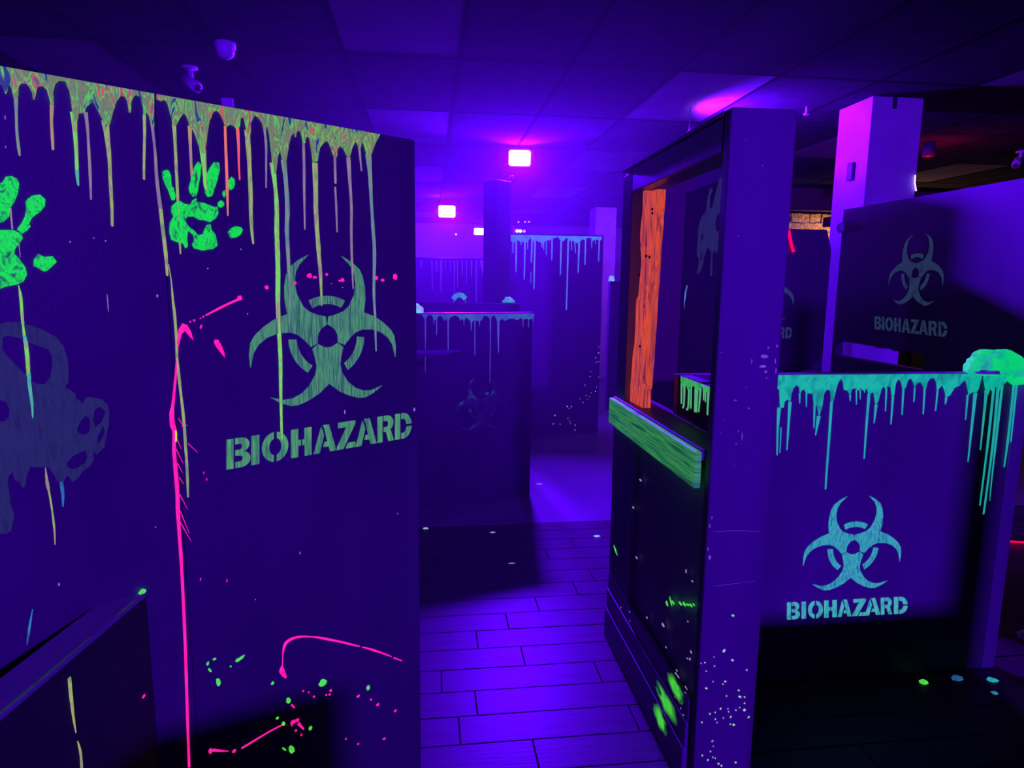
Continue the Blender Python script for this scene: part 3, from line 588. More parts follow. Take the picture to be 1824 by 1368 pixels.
# ------------------------------------------------------------ materials
M = {}
M['board'] = surf('matt black board', .055, .075, (3, 3, 1.2), .42, .35, .12, 60)
M['board2'] = surf('matt black board scuffed', .085, .12, (3, 3, 1.2), .5, .3, .12, 60)
M['boarddark'] = surf('dull black board', .03, .045, (3, 3, 1.2), .6, .2, .1, 60)
M['lit_top'] = surf('painted-light top edge', .22, .3, (8, 8, 8), .7, .1)  # paler than the boards: light on the top faces is put into the colour
M['matt'] = surf('matt ledge', .09, .12, (6, 6, 1), .9, 0)
M['panelling'] = surf('low panelling board', .22, .28, (6, 6, 1), .5, .2, .1, 40)
M['redboard'] = surf('dark red painted board', .035, .05, (3, 3, 1.2), .6, .2, .1, 60, (2.2, .4, 1))
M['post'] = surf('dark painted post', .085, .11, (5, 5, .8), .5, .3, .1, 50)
M['low'] = surf('gloss black panelling', .12, .16, (6, 6, 1), .35, .4, .1, 40)
M['stud'] = surf('dark painted stud', .17, .21, (6, 6, 1), .5, .3)
M['white'] = surf('white painted plaster', .40, .5, (4, 4, 4), .6, .2, .15, 30)
M['wall'] = surf('black wall paint', .02, .035, (2, 2, 2), .8, .1)
M['pale'] = surf('pale wall paint', .30, .36, (2, 2, 2), .7, .1)
M['tileblack'] = surf('black ceiling tile', .040, .052, (9, 9, 9), .9, 0, .2, 30)
M['tilepale'] = surf('pale light panel', .17, .21, (3, 3, 3), .8, .0, .05, 60)
M['bar'] = surf('black ceiling grid', .014, .02, (4, 4, 4), .7, .0)
M['slab'] = surf('ceiling void', .02, .03, (2, 2, 2), .9, .1)
M['plank'] = surf('wood look tile', .045, .068, (2.2, 26, 2.2), .40, .12, .25, 3.0, (1.15, .7, 1))
M['grout'] = surf('dark grout', .035, .045, (40, 40, 40), .9, .1)
M['screed'] = surf('smooth floor', .15, .20, (1.5, 1.5, 1.5), .4, .35, .06, 8)
M['metal'] = surf('black lamp housing', .03, .05, (10, 10, 10), .4, .4)
M['fixture'] = surf('pale plastic', .5, .6, (10, 10, 10), .45, .4)
M['junction'] = surf('dark junction cover', .08, .10, (10, 10, 10), .5, .3)
M['soffit'] = surf('brown soffit', .10, .14, (2, 8, 8), .6, .2, 0, 40, (1, .6, .45))
M['stone'] = surf('rough stone veneer', .25, .75, (30, 30, 30), .8, .2, .8, 1.5, (1, .75, .45))
M['wear'] = glow('pale scuff', [(70, 50, 75), (95, 75, 95)], (60, 60, 60), base=.3)
M['debris'] = surf('grey scrap', .25, .4, (30, 30, 30), .7, .2)
M['lens'] = lamp_mat('lit flood lens', (.45, .07, 1.0), 30)
M['marble'] = glow('poured marbled paint', [(40, 60, 125), (75, 90, 110), (95, 210, 55), (105, 115, 85), (125, 140, 70), (110, 112, 98), (130, 150, 60), (90, 215, 45), (118, 108, 92), (230, 90, 55), (95, 95, 120)], (44, 44, 11), .9, 1.7, .335, .68)
tones = dict(grey=[(85, 120, 135), (120, 140, 115)], tan=[(150, 120, 110), (175, 140, 90)], lime=[(140, 165, 60), (110, 220, 60), (150, 150, 100)],
             teal=[(60, 160, 150), (90, 175, 150)], lilac=[(120, 100, 140), (145, 125, 130)], olive=[(115, 135, 90), (155, 175, 75), (140, 130, 110)],
             orange=[(190, 120, 90), (255, 110, 70)], red=[(255, 75, 75), (235, 95, 85)], blue=[(25, 70, 140), (40, 130, 170)])
for k, c in tones.items(): M[k] = glow(k+' paint run', c, (60, 60, 16), 1.0, 1.0, .36, .62)
M['pink'] = glow('neon pink paint', [(255, 15, 150), (255, 40, 180)], (25, 25, 25))
M['neon'] = glow('neon green paint', [(60, 190, 70), (90, 240, 70)], (60, 60, 60))
M['yellow'] = glow('neon yellow paint', [(190, 220, 30), (225, 235, 40)], (60, 60, 60))
M['hand'] = glow('green hand paint', [(20, 80, 60), (8, 175, 35), (5, 215, 25), (8, 225, 40), (10, 190, 35), (18, 115, 50)], (75, 75, 45), 1.0, 1.0, .32, .66)
M['mask'] = glow('faded blue stencil paint', [(20, 25, 48), (27, 37, 68), (22, 29, 52)], (90, 90, 14), 1.0, .3)
M['maskdim'] = glow('dim blue stencil paint', [(24, 26, 62), (30, 36, 80)], (60, 60, 14), 1.0, .3)
M['sym_green'] = glow('green stencil paint', [(38, 75, 70), (55, 108, 80), (75, 145, 90), (48, 95, 75)], (230, 230, 14), 1.0, .3, .32, .68)
M['let_green'] = glow('bright green stencil paint', [(45, 95, 75), (68, 138, 82), (85, 160, 85)], (150, 150, 16), 1.0, .3)
M['sym_cyan'] = glow('cyan stencil paint', [(30, 90, 140), (40, 140, 165), (55, 165, 175), (45, 115, 155)], (150, 150, 30), 1.0, .6, .32, .68)
M['let_cyan'] = glow('pale cyan stencil paint', [(40, 115, 145), (58, 165, 170), (70, 178, 178)], (60, 60, 30), 1.0, .6)
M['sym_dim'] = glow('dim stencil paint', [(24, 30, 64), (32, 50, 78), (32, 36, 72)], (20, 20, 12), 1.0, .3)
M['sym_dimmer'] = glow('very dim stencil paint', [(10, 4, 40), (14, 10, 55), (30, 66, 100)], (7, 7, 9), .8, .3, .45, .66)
M['teal_band'] = glow('teal poured paint', [(0, 120, 110), (0, 160, 145), (15, 180, 155), (0, 145, 140)], (22, 22, 14), 1.0, 1.0)
M['teal_run'] = glow('teal paint run', [(20, 145, 160), (35, 170, 170)], (40, 40, 12))
M['green_band'] = glow('green poured paint', [(25, 125, 85), (50, 170, 80), (60, 175, 95)], (45, 45, 25), 1.0, .8)
M['green_run'] = glow('pale green paint run', [(70, 165, 120), (95, 180, 130)], (40, 40, 20))
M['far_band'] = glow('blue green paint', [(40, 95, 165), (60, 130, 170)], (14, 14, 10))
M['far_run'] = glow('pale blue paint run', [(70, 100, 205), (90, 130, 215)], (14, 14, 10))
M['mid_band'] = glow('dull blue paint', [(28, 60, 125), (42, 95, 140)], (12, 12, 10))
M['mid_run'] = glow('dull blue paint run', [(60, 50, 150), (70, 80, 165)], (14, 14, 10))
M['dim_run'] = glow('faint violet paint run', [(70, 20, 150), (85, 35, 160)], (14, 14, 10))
M['orange_wood'] = glow('orange paint on wood', [(90, 28, 75), (150, 48, 72), (205, 70, 60), (240, 85, 45), (180, 55, 62)], (34, 34, 3.2), .85, 2.2, .3, .66)
M['green_wood'] = glow('green paint on wood', [(15, 70, 62), (32, 115, 72), (62, 148, 74), (25, 95, 78)], (4, 4, 150), .85, .5, .34, .66)
M['foam'] = glow('green painted foam', [(35, 110, 170), (10, 180, 140), (5, 210, 110), (8, 195, 125)], (16, 16, 16), 1.0, .8, .26, .66, .06)
M['foam_far'] = glow('blue green foam', [(35, 100, 165), (50, 165, 165)], (14, 14, 14), 1.0, .5)
M['foam_pale'] = glow('pale foam', [(90, 140, 225), (150, 200, 245)], (14, 14, 14), 1.0, .5)
M['foam_raw'] = surf('bare foam', .6, .8, (20, 20, 20), .8, .2)
M['speck'] = glow('pale paint speck', [(120, 90, 190), (165, 150, 200)], (60, 60, 60))
M['speckg'] = glow('pale green paint speck', [(120, 190, 130), (170, 215, 190), (150, 130, 210)], (45, 45, 45), 1.0, 0, .38, .62)
M['spray'] = glow('sprayed green paint', [(20, 60, 75), (55, 180, 60), (75, 205, 60)], (22, 22, 22), 1.0, .3, .3, .55)
def fade_mat(mt):
    nt = mt.node_tree; b = nt.nodes['Principled BSDF']; out = nt.nodes['Material Output']
    at = nt.nodes.new('ShaderNodeAttribute'); at.attribute_name = 'cover'
    mx = nt.nodes.new('ShaderNodeMixShader'); tr_ = nt.nodes.new('ShaderNodeBsdfTransparent')
    nt.links.new(at.outputs['Fac'], mx.inputs['Fac']); nt.links.new(tr_.outputs[0], mx.inputs[1]); nt.links.new(b.outputs[0], mx.inputs[2])
    nt.links.new(mx.outputs[0], out.inputs['Surface'])
fade_mat(M['spray'])
M['led_red'] = lamp_mat('red led', (1.0, .0, .07), 1.6)
M['led_blue'] = lamp_mat('blue led', (.35, .2, 1.0), 4)
M['led_pink'] = lamp_mat('pink led', (1.0, .12, .35), 2.5)
M['led_white'] = lamp_mat('white led', (1, .6, .9), 8)

# ------------------------------------------------------------ room shell
CH = 2.87
floor = struct(box('floor', (-3.7, 7.4, -8.0, 15.0, -.12, -.006), M['grout'], None, 0))
fs = box('smooth_floor', (-3.7, 7.4, 4.2475, 15.0, -.006, .0), M['screed'], floor, 0)
edge = box('floor_strip', (-.6, 3.4, 4.236, 4.2475, -.006, .001), M['stud'], floor, 0)
TL, TW, GAP = .65, .1525, .003
def plank_mesh():
    bm = bmesh.new(); bbox(bm, 0, TL-GAP, 0, TW-GAP, -.008, 0)
    top = [e for e in bm.edges if all(v.co.z > -.001 for v in e.verts)]
    bmesh.ops.bevel(bm, geom=top, offset=.002, segments=1, affect='EDGES')
    return mesh('floor_tile', bm)
pm = plank_mesh()
OFF = {0: .355, 1: .10, 2: .171, 3: .041, 4: .396, 5: .207, 6: .363}
for r_ in range(-4, 15):
    y = 1.958+TW*r_; off = OFF.get(r_, random.uniform(0, TL))
    x = off-TL*math.ceil((off+.45)/TL)
    while x < 3.6:
        o = link('floor_tile', pm, M['plank'], floor, (x, y, random.uniform(-.0006, .0004))); x += TL
ceil = struct(box('ceiling', (-3.7, 7.4, -8.0, 15.0, CH+.012, CH+.14), M['slab'], None, 0))
GX, GY, PX, PY = -.46, 4.05, .65, 1.2
bm = bmesh.new(); bbox(bm, .014, PX-.014, .014, PY-.014, 0, .02); tme = mesh('ceiling_tile', bm)
bm = bmesh.new(); bbox(bm, .014, PX-.014, .014, PY-.014, .001, .02); lme = mesh('light_panel', bm)
PALE = {(0, -1), (0, 1), (0, 3), (0, 5), (0, 7), (3, 0), (3, 2), (3, 4), (3, 6), (-3, 0), (-3, 2), (6, 1), (6, -1), (6, 3), (6, 5), (9, 2), (9, 4), (9, 0), (9, 6)}
for k in range(-5, 12):
    for j in range(-2, 9):
        pale = (k, j) in PALE
        link('light_panel' if pale else 'ceiling_tile', lme if pale else tme, M['tilepale'] if pale else M['tileblack'], ceil, (GX+PX*k, GY+PY*j, CH))
for k in range(-4, 12):
    box('grid_bar', (GX+PX*k-.012, GX+PX*k+.012, 1.65, 14.9, CH-.002, CH+.012), M['bar'], ceil, .001, 1)
for j in range(-2, 10):
    box('grid_bar', (-3.69, 7.35, GY+PY*j-.012, GY+PY*j+.012, CH-.0015, CH+.012), M['bar'], ceil, .001, 1)
struct(box('wall_back', (-3.7, 7.4, 15.0, 15.12, 0, CH+.1), M['pale'], None, 0))
struct(box('wall_left', (-3.82, -3.7, -8.0, 15.0, 0, CH+.1), M['wall'], None, 0))
struct(box('wall_right', (7.4, 7.52, -8.0, 15.0, 0, CH+.1), M['wall'], None, 0))
struct(box('wall_front', (-3.7, 7.4, -8.12, -8.0, 0, CH+.1), M['wall'], None, 0))

# ------------------------------------------------------------ blacklight floods
def flood(label, loc, aim, power, k=1.0, spread=180, rod=False, col=UV, group='blacklight floods under the ceiling', bracket=.0, size=(.205, .142)):
    t = thing('flood_light', label, 'flood light', loc, 0, group)
    d = (Vector(aim)-Vector(loc)).normalized(); q = d.to_track_quat('Z', 'Y').to_euler(); ql = (-d).to_track_quat('Z', 'Y').to_euler()
    wv, hv = size[0]*k, size[1]*k
    bm = bmesh.new()
    bbox(bm, -wv/2-.016*k, wv/2+.016*k, -hv/2-.016*k, hv/2+.016*k, -.05*k, 0)
    bmesh.ops.bevel(bm, geom=bm.edges[:], offset=.008*k, segments=2, affect='EDGES')
    h = link('housing', mesh('housing', bm), M['metal'], t); h.rotation_euler = q
    for i in range(5):
        f = box('cooling_fin', (-wv*.4+wv*.2*i-.004, -wv*.4+wv*.2*i+.004, -hv*.4, hv*.4, -.075*k, -.049*k), M['metal'], h, 0)
    bm = bmesh.new(); pts = []
    for cx, cy, a0 in ((1, 1, 0), (-1, 1, 90), (-1, -1, 180), (1, -1, 270)):
        for s in range(5):
            a = R(a0+s*22.5); r = .022*k
            pts.append(bm.verts.new((cx*(wv/2-r)+r*math.cos(a), cy*(hv/2-r)+r*math.sin(a), .003)))
    bm.faces.new(pts)
    l = link('lens', mesh('lens', bm), M['lens'], t); l.rotation_euler = q
    # U bracket up to the ceiling
    top = CH-loc[2]-.006
    if rod:
        tube('bracket', [(-d.x*.06, -d.y*.06, -.03), (-d.x*.06, -d.y*.06, top)], .004, M['metal'], t, 6)
    elif top > .03:
        bp = [(-wv/2-.03*k, 0, -.01), (-wv/2-.03*k, .01, top-.006), (wv/2+.03*k, .01, top-.006), (wv/2+.03*k, 0, -.01)]
        b = tube('bracket', bp, .007*k, M['metal'], t, 6)
        b.rotation_euler = (0, 0, math.atan2(d.x, -d.y))
    L = bpy.data.lights.new('flood_lamp', 'AREA'); L.shape = 'RECTANGLE'; L.size = wv*.95; L.size_y = hv*.95
    L.energy = power; L.color = col; L.spread = R(spread)
    lo = bpy.data.objects.new('flood_lamp', L); COL.objects.link(lo); lo.parent = t
    lo.rotation_euler = ql; lo.location = d*.012
    return t
flood('white-glowing flood light highest and largest in view, above the aisle', (.86, 6.42, 2.765), (.45, 0, .9), POWER['aisle'], 1, 135)
flood('second flood light, left of the dark post, midway back', (.29, 10.5, 2.68), (.2, 2, 1.0), POWER['left'], 1.25, 90)
flood('smallest, farthest flood light beside the dark post', (1.08, 14.5, 2.69), (1.0, 4, 1.0), POWER['far'], 1.0, 90)
flood('flood light behind the top beam of the hatch frame, tilted up', (1.93, 4.8, 2.66), (2.62, 4.65, 3.06), POWER['column'], .8, 140, True)
flood('unseen flood light added to brighten the far back wall, hidden by the large left board', (-1.25, 12.0, 2.55), (.2, 15.0, 2.2), 55, .8, 140, True, (.26, .02, 1.0))  # added lamp, tinted pinker to colour the pale wall
flood('unseen flood light added to brighten the distant white column, hidden by the hatch frame', (3.9, 8.0, 2.62), (2.9, 11.0, 2.2), 30, .8, 100, True, (.26, .02, 1.0))  # added lamp that gives the distant column its pinkish light
flood('unseen flood light added beyond the slotted board to brighten the column front, outside the picture', (4.7, 2.5, 2.7), (3.12, 4.32, .75), POWER['key_right'], 1, 55)  # added lamp for the column face seen through the slot
flood('flood light behind the viewpoint, over the entrance', (1.2, -6.0, 2.7), (.5, 2.0, 1.0), POWER['key'], 1, 100)

# ------------------------------------------------------------ left wall of two painted boards
ANG = math.atan2(.572, .82)
def drips(L, parent, mt=None, name='paint_drip', t=.0035):
    for d in L:
        if mt is None: run(name, d[1], M[d[0]], parent, t)
        else: run(name, d, mt, parent, t)
LPO = (-.131, 1.922, 0)
tr = thing('plywood_panel', 'black board with a large green biohazard emblem and lettering, pink paint at its left edge', 'panel', LPO, ANG, 'drip-painted boards on the left')
SEAM = -.556
bm = bmesh.new(); bbox(bm, SEAM+.0003, .122, 0, .06, 0, 2.0)
ed = [e for e in bm.edges if abs(e.verts[0].co.z-e.verts[1].co.z) > 1 and e.verts[0].co.x > 0]
bmesh.ops.bevel(bm, geom=ed, offset=.010, segments=4, affect='EDGES')
link('board', mesh('board', bm), M['board'], tr)
tl = thing('plywood_panel', 'black board at far left with green handprints and a faded gas mask stencil', 'panel', LPO, ANG, 'drip-painted boards on the left')
box('board', (-1.776, SEAM-.0003, 0, .06, 0, 2.0), M['board'], tl, .002, 1)
note(slab_xz('paint_band', D['band_left'], M['marble'], tl, y1=-.0046), 'marbled multicolour poured paint along the top edge')
note(slab_xz('paint_band', D['band_right'], M['marble'], tr, y1=-.0046), 'marbled multicolour poured paint along the top edge')
drips(D['drips_left'], tl); drips(D['drips_right'], tr)
note(sym('biohazard_emblem', *D['sym_left'], M['sym_green'], tr), 'large green stencilled biohazard emblem')
note(lettering(D['let_left'], M['let_green'], tr), 'green stencilled word BIOHAZARD')
for p in D['pink']: note(run('pink_streak', p, M['pink'], tr, .004), 'neon pink paint streak')
for p in D['hairs']: run('pink_streak', p, M['pink'], tr, .002)
for p in D['pink_poly']: note(slab_xz('pink_splash', p, M['pink'], tr, y1=-.003), 'neon pink splash')
spots('pink_splash', D['pink_dots'], M['pink'], tr); spots('green_splash', D['green_dots'], M['neon'], tr)
run('yellow_splash', [(-.5625, 1.262, .006), (-.561, 1.245, .008), (-.562, 1.228, .008), (-.563, 1.222, .004)], M['yellow'], tr, .005)
spots('paint_fleck', [d for d in D['specks_left'] if d[0] > SEAM], M['speck'], tr, False)
spots('paint_fleck', [d for d in D['specks_left'] if d[0] < SEAM], M['speck'], tl, False)
hb = note(link('handprint', None, None, tr), 'neon green right-hand handprint')
for i, p in enumerate(D['hand_b']): slab_xz('palm' if i == 7 else 'finger', p, M['hand'], hb, y1=-.0025)
ha = note(link('handprint', None, None, tl), 'neon green handprint cut by the picture edge')
for i, p in enumerate(D['hand_a']): slab_xz('palm' if i == 2 else 'finger', p, M['hand'], ha, y1=-.0025)
note(slab_xz('mask_stencil', D['mask'][0], M['mask'], tl, D['mask'][1], y1=-.0012), 'faded blue gas mask stencil')

# low half wall running back toward the viewer at lower left
lh = thing('half_wall', 'low dark half wall at lower left with a painted-light top edge', 'half wall', (-.661, 1.55, 0), math.atan2(.992, .124))
cs, sn = .124, .992
pts = [(-.661, 1.550), (-.738, 1.496), (-.812, .95), (-.736, .95)]
loc_ = [((x+.661)*cs+(y-1.55)*sn, -(x+.661)*sn+(y-1.55)*cs) for x, y in pts]
prism_xy('body', loc_, 0, .868, M['boarddark'], lh)
prism_xy('top_cap', [(u, v*1.04-.001) for u, v in loc_], .868, .88, M['lit_top'], lh)  # top made paler so it looks lit
for p in D['drip_lh']: note(run('paint_drip', p, M['olive'], lh), 'olive paint run')
spots('pink_splash', D['dot_lh'], M['pink'], lh)
blob('green_smear', .012, .006, .006, M['neon'], lh, (-.006, .004, .881), 3, .2, 3)
for (a, b) in ((-.12, -.04), (-.55, -.2)):
    run('paint_smear', [(a, .8802, .004), ((a+b)/2, .879, .008), (b, .8802, .003)], M['mask'], lh, .002)

# ------------------------------------------------------------ timber frame with a serving-hatch opening, right of the aisle
ww = thing('hatch_frame', 'dark timber frame wall with an open hatch over low panelling, right of the aisle', 'partition', (.81, 2.78, 0), -math.pi/2)
# local x runs toward the viewer, local -y faces the aisle
def wb(name, u0, u1, y0, y1, z0, z1, mt, bev=.004): return box(name, (u0, u1, y0, y1, z0, z1), mt, ww, bev)
wb('post', .957, 1.0, .0, .19, 0, 2.075, M['post'], .006)
wb('post', -.0, .125, .0, .10, 0, 2.045, M['stud'], .005)
wb('beam', .125, .955, .0, .10, 1.965, 2.06, M['low'], .004)
wb('beam', -.02, .955, -.004, .11, 2.06, 2.075, M['stud'], .003)
wb('panel', .0, .955, .012, .10, .0, 1.0, M['panelling'], .003)
wb('stile', .0, .27, -.004, .012, .311, .985, M['stud'], .003)
wb('stile', .27, .31, -.010, .012, .311, .985, M['panelling'], .003)
wb('rail', .0, .95, -.018, .012, .0, .139, M['low'], .004)
wb('rail', .0, .95, -.012, .012, .139, .228, M['low'], .006)
wb('rail', .0, .95, -.006, .012, .228, .31, M['low'], .006)
wb('sill', .0, .955, -.01, .13, 1.085, 1.118, M['post'], .004)
tb = wb('trim_board', .0, .955, -.03, -.008, 1.0, 1.112, M['green_wood'], .005); note(tb, 'green painted trim board')
spots('paint_fleck', D['specks_ww'], M['speck'], ww, False).location.y = -.005
gs = spots('green_splash', D['green_ww'], M['neon'], ww, False); gs.location.y = -.004; note(gs, 'neon green splashes')
def fade_patch(name, outline, mt, parent, y):
    """overspray: dense in the middle, thinning to nothing at its rim"""
    bm = bmesh.new(); n = len(outline)
    lay = bm.verts.layers.float.new('cover')
    cx = sum(p[0] for p in outline)/n; cz = sum(p[1] for p in outline)/n
    rings = []
    for k, c in ((1.35, 0), (1.0, .35), (.62, 1.0), (.25, 1.0)):
        row = []
        for u, z in outline:
            v = bm.verts.new((cx+(u-cx)*k, y-.0002, cz+(z-cz)*k)); v[lay] = c; row.append(v)
        rings.append(row)
    for a, b in zip(rings, rings[1:]):
        for i in range(n): bm.faces.new((a[i], a[(i+1) % n], b[(i+1) % n], b[i]))
    bm.faces.new(rings[-1])
    return link(name, mesh(name, bm), mt, parent)
for cz_, h_, yy, u0_, u1_ in ((.10, .055, -.0185, .69, .80), (.185, .06, -.0125, .70, .86), (.275, .05, -.0068, .78, .90)):
    o_ = [(.5*(u0_+u1_)+.5*(u1_-u0_)*math.cos(R(a))*(1+.2*random.uniform(-1, 1)), cz_+h_*.5*math.sin(R(a))*(1+.2*random.uniform(-1, 1))) for a in range(0, 360, 20)]
    sp = fade_patch('green_spray', o_, M['spray'], ww, yy); note(sp, 'sprayed patch of green paint')
# flecks and scuffs on the front face of the near post
fp_ = link('post_marks', None, None, ww); fp_.rotation_euler = (0, 0, math.pi/2); fp_.location = (1.0, .0, 0)
d_ = [(u, z, a, b, r) for u, z, a, b, r in D['specks_post']]
spots('paint_fleck', d_, M['speckg'], fp_, False, 1.05)
spots('scuff', D['scuffs_post'], M['wear'], fp_, False, .9)
run('scratch', [(.02, .86+.02, .0012), (.09, .862+.02, .0012), (.17, .855+.02, .001)], M['wear'], fp_, .001)
run('scratch', [(.03, .69+.02, .001), (.16, .70+.02, .001)], M['wear'], fp_, .001)
# splinter at the head of the post
bm = bmesh.new()
sv = [bm.verts.new(v) for v in ((.96, .19, 2.04), (.96, .197, 2.02), (.96, .2, 1.985), (.96, .19, 1.96), (.975, .19, 2.0))]
bm.faces.new((sv[0], sv[1], sv[4])); bm.faces.new((sv[1], sv[2], sv[4])); bm.faces.new((sv[2], sv[3], sv[4])); bm.faces.new((sv[0], sv[3], sv[2], sv[1]))
link('splinter', mesh('splinter', bm), M['white'], ww)

# orange plank standing in the hatch
op = thing('plank', 'rough weathered plank painted fluorescent orange, standing in the hatch', 'plank', (.845, 2.545, 1.119), -math.pi/2)
bm = bmesh.new(); NZ, NX = 60, 10; H_ = .842
def plank_edge(s, t):
    if s < 0: base = -.104+.072*t - (.011 if .50 < t < .74 else 0)
    else: base = .056+.060*t + (.008 if t > .09 else 0)
    return base + .005*noise.noise(Vector((s*3, t*9, 0)))
def relief(x, t): return .006*noise.noise(Vector((x*28, t*3.2, 1.7)))+.004*noise.noise(Vector((x*70, t*7, 4)))+(.009 if (x < -.03+.03*math.sin(t*5) and t > .5) else 0)
front = []
for i in range(NZ+1):
    t = i/NZ; l, rr = plank_edge(-1, t), plank_edge(1, t); row = []
    for j in range(NX+1):
        x = l+(rr-l)*j/NX
        zt = t*H_ + (-.045*(j/NX)+.012*noise.noise(Vector((x*40, 0, 9))) if i == NZ else 0)
        row.append((x, -.012+relief(x, t), zt))
    front.append(row)
fv = [[bm.verts.new(p) for p in row] for row in front]
bv = [[bm.verts.new((p[0], .022, p[2])) for p in row] for row in front]
for i in range(NZ):
    for j in range(NX):
        bm.faces.new((fv[i][j], fv[i][j+1], fv[i+1][j+1], fv[i+1][j])); bm.faces.new((bv[i][j], bv[i+1][j], bv[i+1][j+1], bv[i][j+1]))
    bm.faces.new((fv[i][0], fv[i+1][0], bv[i+1][0], bv[i][0])); bm.faces.new((fv[i][NX], bv[i][NX], bv[i+1][NX], fv[i+1][NX]))
for j in range(NX):
    bm.faces.new((fv[0][j], bv[0][j], bv[0][j+1], fv[0][j+1])); bm.faces.new((fv[NZ][j], fv[NZ][j+1], bv[NZ][j+1], bv[NZ][j]))
bmesh.ops.recalc_face_normals(bm, faces=bm.faces[:])
link('timber', mesh('timber', bm), M['orange_wood'], op)
for x, z in ((.10, .76), (.105, .745), (.09, .585), (.05, .59), (-.03, .52), (.06, .40), (.02, .24)):
    bm = bmesh.new(); bmesh.ops.create_uvsphere(bm, u_segments=8, v_segments=6, radius=.006)
    link('knot', mesh('knot', bm), M['boarddark'], op, (x-.01, -.014, z))
sl = box('splinter', (.064, .084, -.022, .012, .10, .48), M['orange_wood'], op, .004, 1)

# ------------------------------------------------------------ right half wall with teal drips
rb = thing('half_wall', 'black half wall with teal drips, a cyan biohazard emblem and a foam lump on its corner', 'half wall', (.92, 2.34, 0), 0)
box('board', (0, 1.404, 0, .045, 0, 1.27), M['board2'], rb, .003, 1)
box('top_cap', (-.0, 1.404, .002, .043, 1.2695, 1.2715), M['lit_top'], rb, .0005, 1)  # thin pale strip added so the top face looks lit
box('end_stud', (1.404, 1.464, -.004, .055, 0, 1.27), M['stud'], rb, .004, 1)
note(slab_xz('paint_band', D['band_rb'], M['teal_band'], rb, y1=-.003), 'teal poured paint along the top edge')
note(slab_xz('paint_band', D['band_rb2'], M['teal_band'], rb, y1=-.0065), 'teal poured paint under the foam lump')
for d in D['drips_rb']:
    o = run('paint_drip', d, M['teal_run'], rb, .005 if d[0][0] < 1.38 else .009)
    if d[-1][0] > 1.37: o.location.y = -.004
note(sym('biohazard_emblem', *D['sym_rb'], M['sym_cyan'], rb), 'cyan stencilled biohazard emblem')
note(lettering(D['let_rb'], M['let_cyan'], rb), 'cyan stencilled word BIOHAZARD')
fo = thing('foam_lump', 'bright green lump of set foam on the right corner of the teal-dripped half wall', 'foam lump', (2.22, 2.345, 1.27), 0)
blob('lump', .112, .085, .078, M['foam'], fo, (.0, 0, .016), 5, .16, 5)
blob('lump', .05, .04, .04, M['foam'], fo, (.088, -.035, -.008), 11, .2, 4, False)
note(blob('bare_patch', .05, .03, .012, M['foam_raw'], fo, (-.07, -.052, .008), 2, .3, 3), 'unpainted pale underside')

gr = thing('half_wall', 'short return of the half wall with green drips, seen through the hatch', 'half wall', (.92, 2.34, 0), -math.pi/2)
box('board', (.005, .50, 0, .045, 0, 1.27), M['boarddark'], gr, .003, 1).location.x = .0
note(slab_xz('paint_band', D['band_gr'], M['green_band'], gr, y1=-.003), 'green poured paint along the top edge')
for d in D['drips_gr']: run('paint_drip', d, M['green_run'], gr, .004)
box('top_strip', (.03, .20, .002, .04, 1.27, 1.274), M['white'], gr, .001, 1)

# ------------------------------------------------------------ boards beyond the hatch
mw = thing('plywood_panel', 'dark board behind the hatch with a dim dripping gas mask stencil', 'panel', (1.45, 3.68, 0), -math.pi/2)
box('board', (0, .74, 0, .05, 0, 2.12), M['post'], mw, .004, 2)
MK = ([(.18, 1.66), (.2, 1.74), (.165, 1.76), (.165, 1.8), (.17, 1.92), (.20, 1.96), (.26, 1.985), (.27, 2.06), (.30, 2.10), (.33, 2.085), (.30, 2.06), (.30, 2.0), (.33, 1.99), (.40, 2.13), (.43, 2.135), (.46, 2.06), (.52, 2.0), (.52, 1.86), (.49, 1.80), (.45, 1.79), (.42, 1.76), (.39, 1.78), (.37, 1.76), (.375, 1.65), (.355, 1.65), (.35, 1.77), (.30, 1.80), (.27, 1.76), (.25, 1.71), (.22, 1.67)],
      [[(.38, 1.91), (.40, 1.955), (.43, 1.955), (.45, 1.91), (.43, 1.87), (.40, 1.87)], [(.21, 1.84), (.22, 1.88), (.24, 1.87), (.235, 1.83)], [(.215, 1.74), (.22, 1.78), (.24, 1.77), (.235, 1.73)]])
note(slab_xz('mask_stencil', MK[0], M['maskdim'], mw, MK[1], y1=-.0015), 'dim blue gas mask stencil')
run('paint_drip', [(.05, 1.60, .01), (.03, 1.56, .02), (.025, 1.53, .02), (.02, 1.50, .006), (.022, 1.47, .004)], M['far_run'], mw)
mr = thing('plywood_panel', 'plain reddish-dark board behind the orange plank', 'panel', (1.255, 3.72, 0), 0)
box('board', (0, .25, 0, .05, 0, 2.3), M['redboard'], mr, .004, 2)

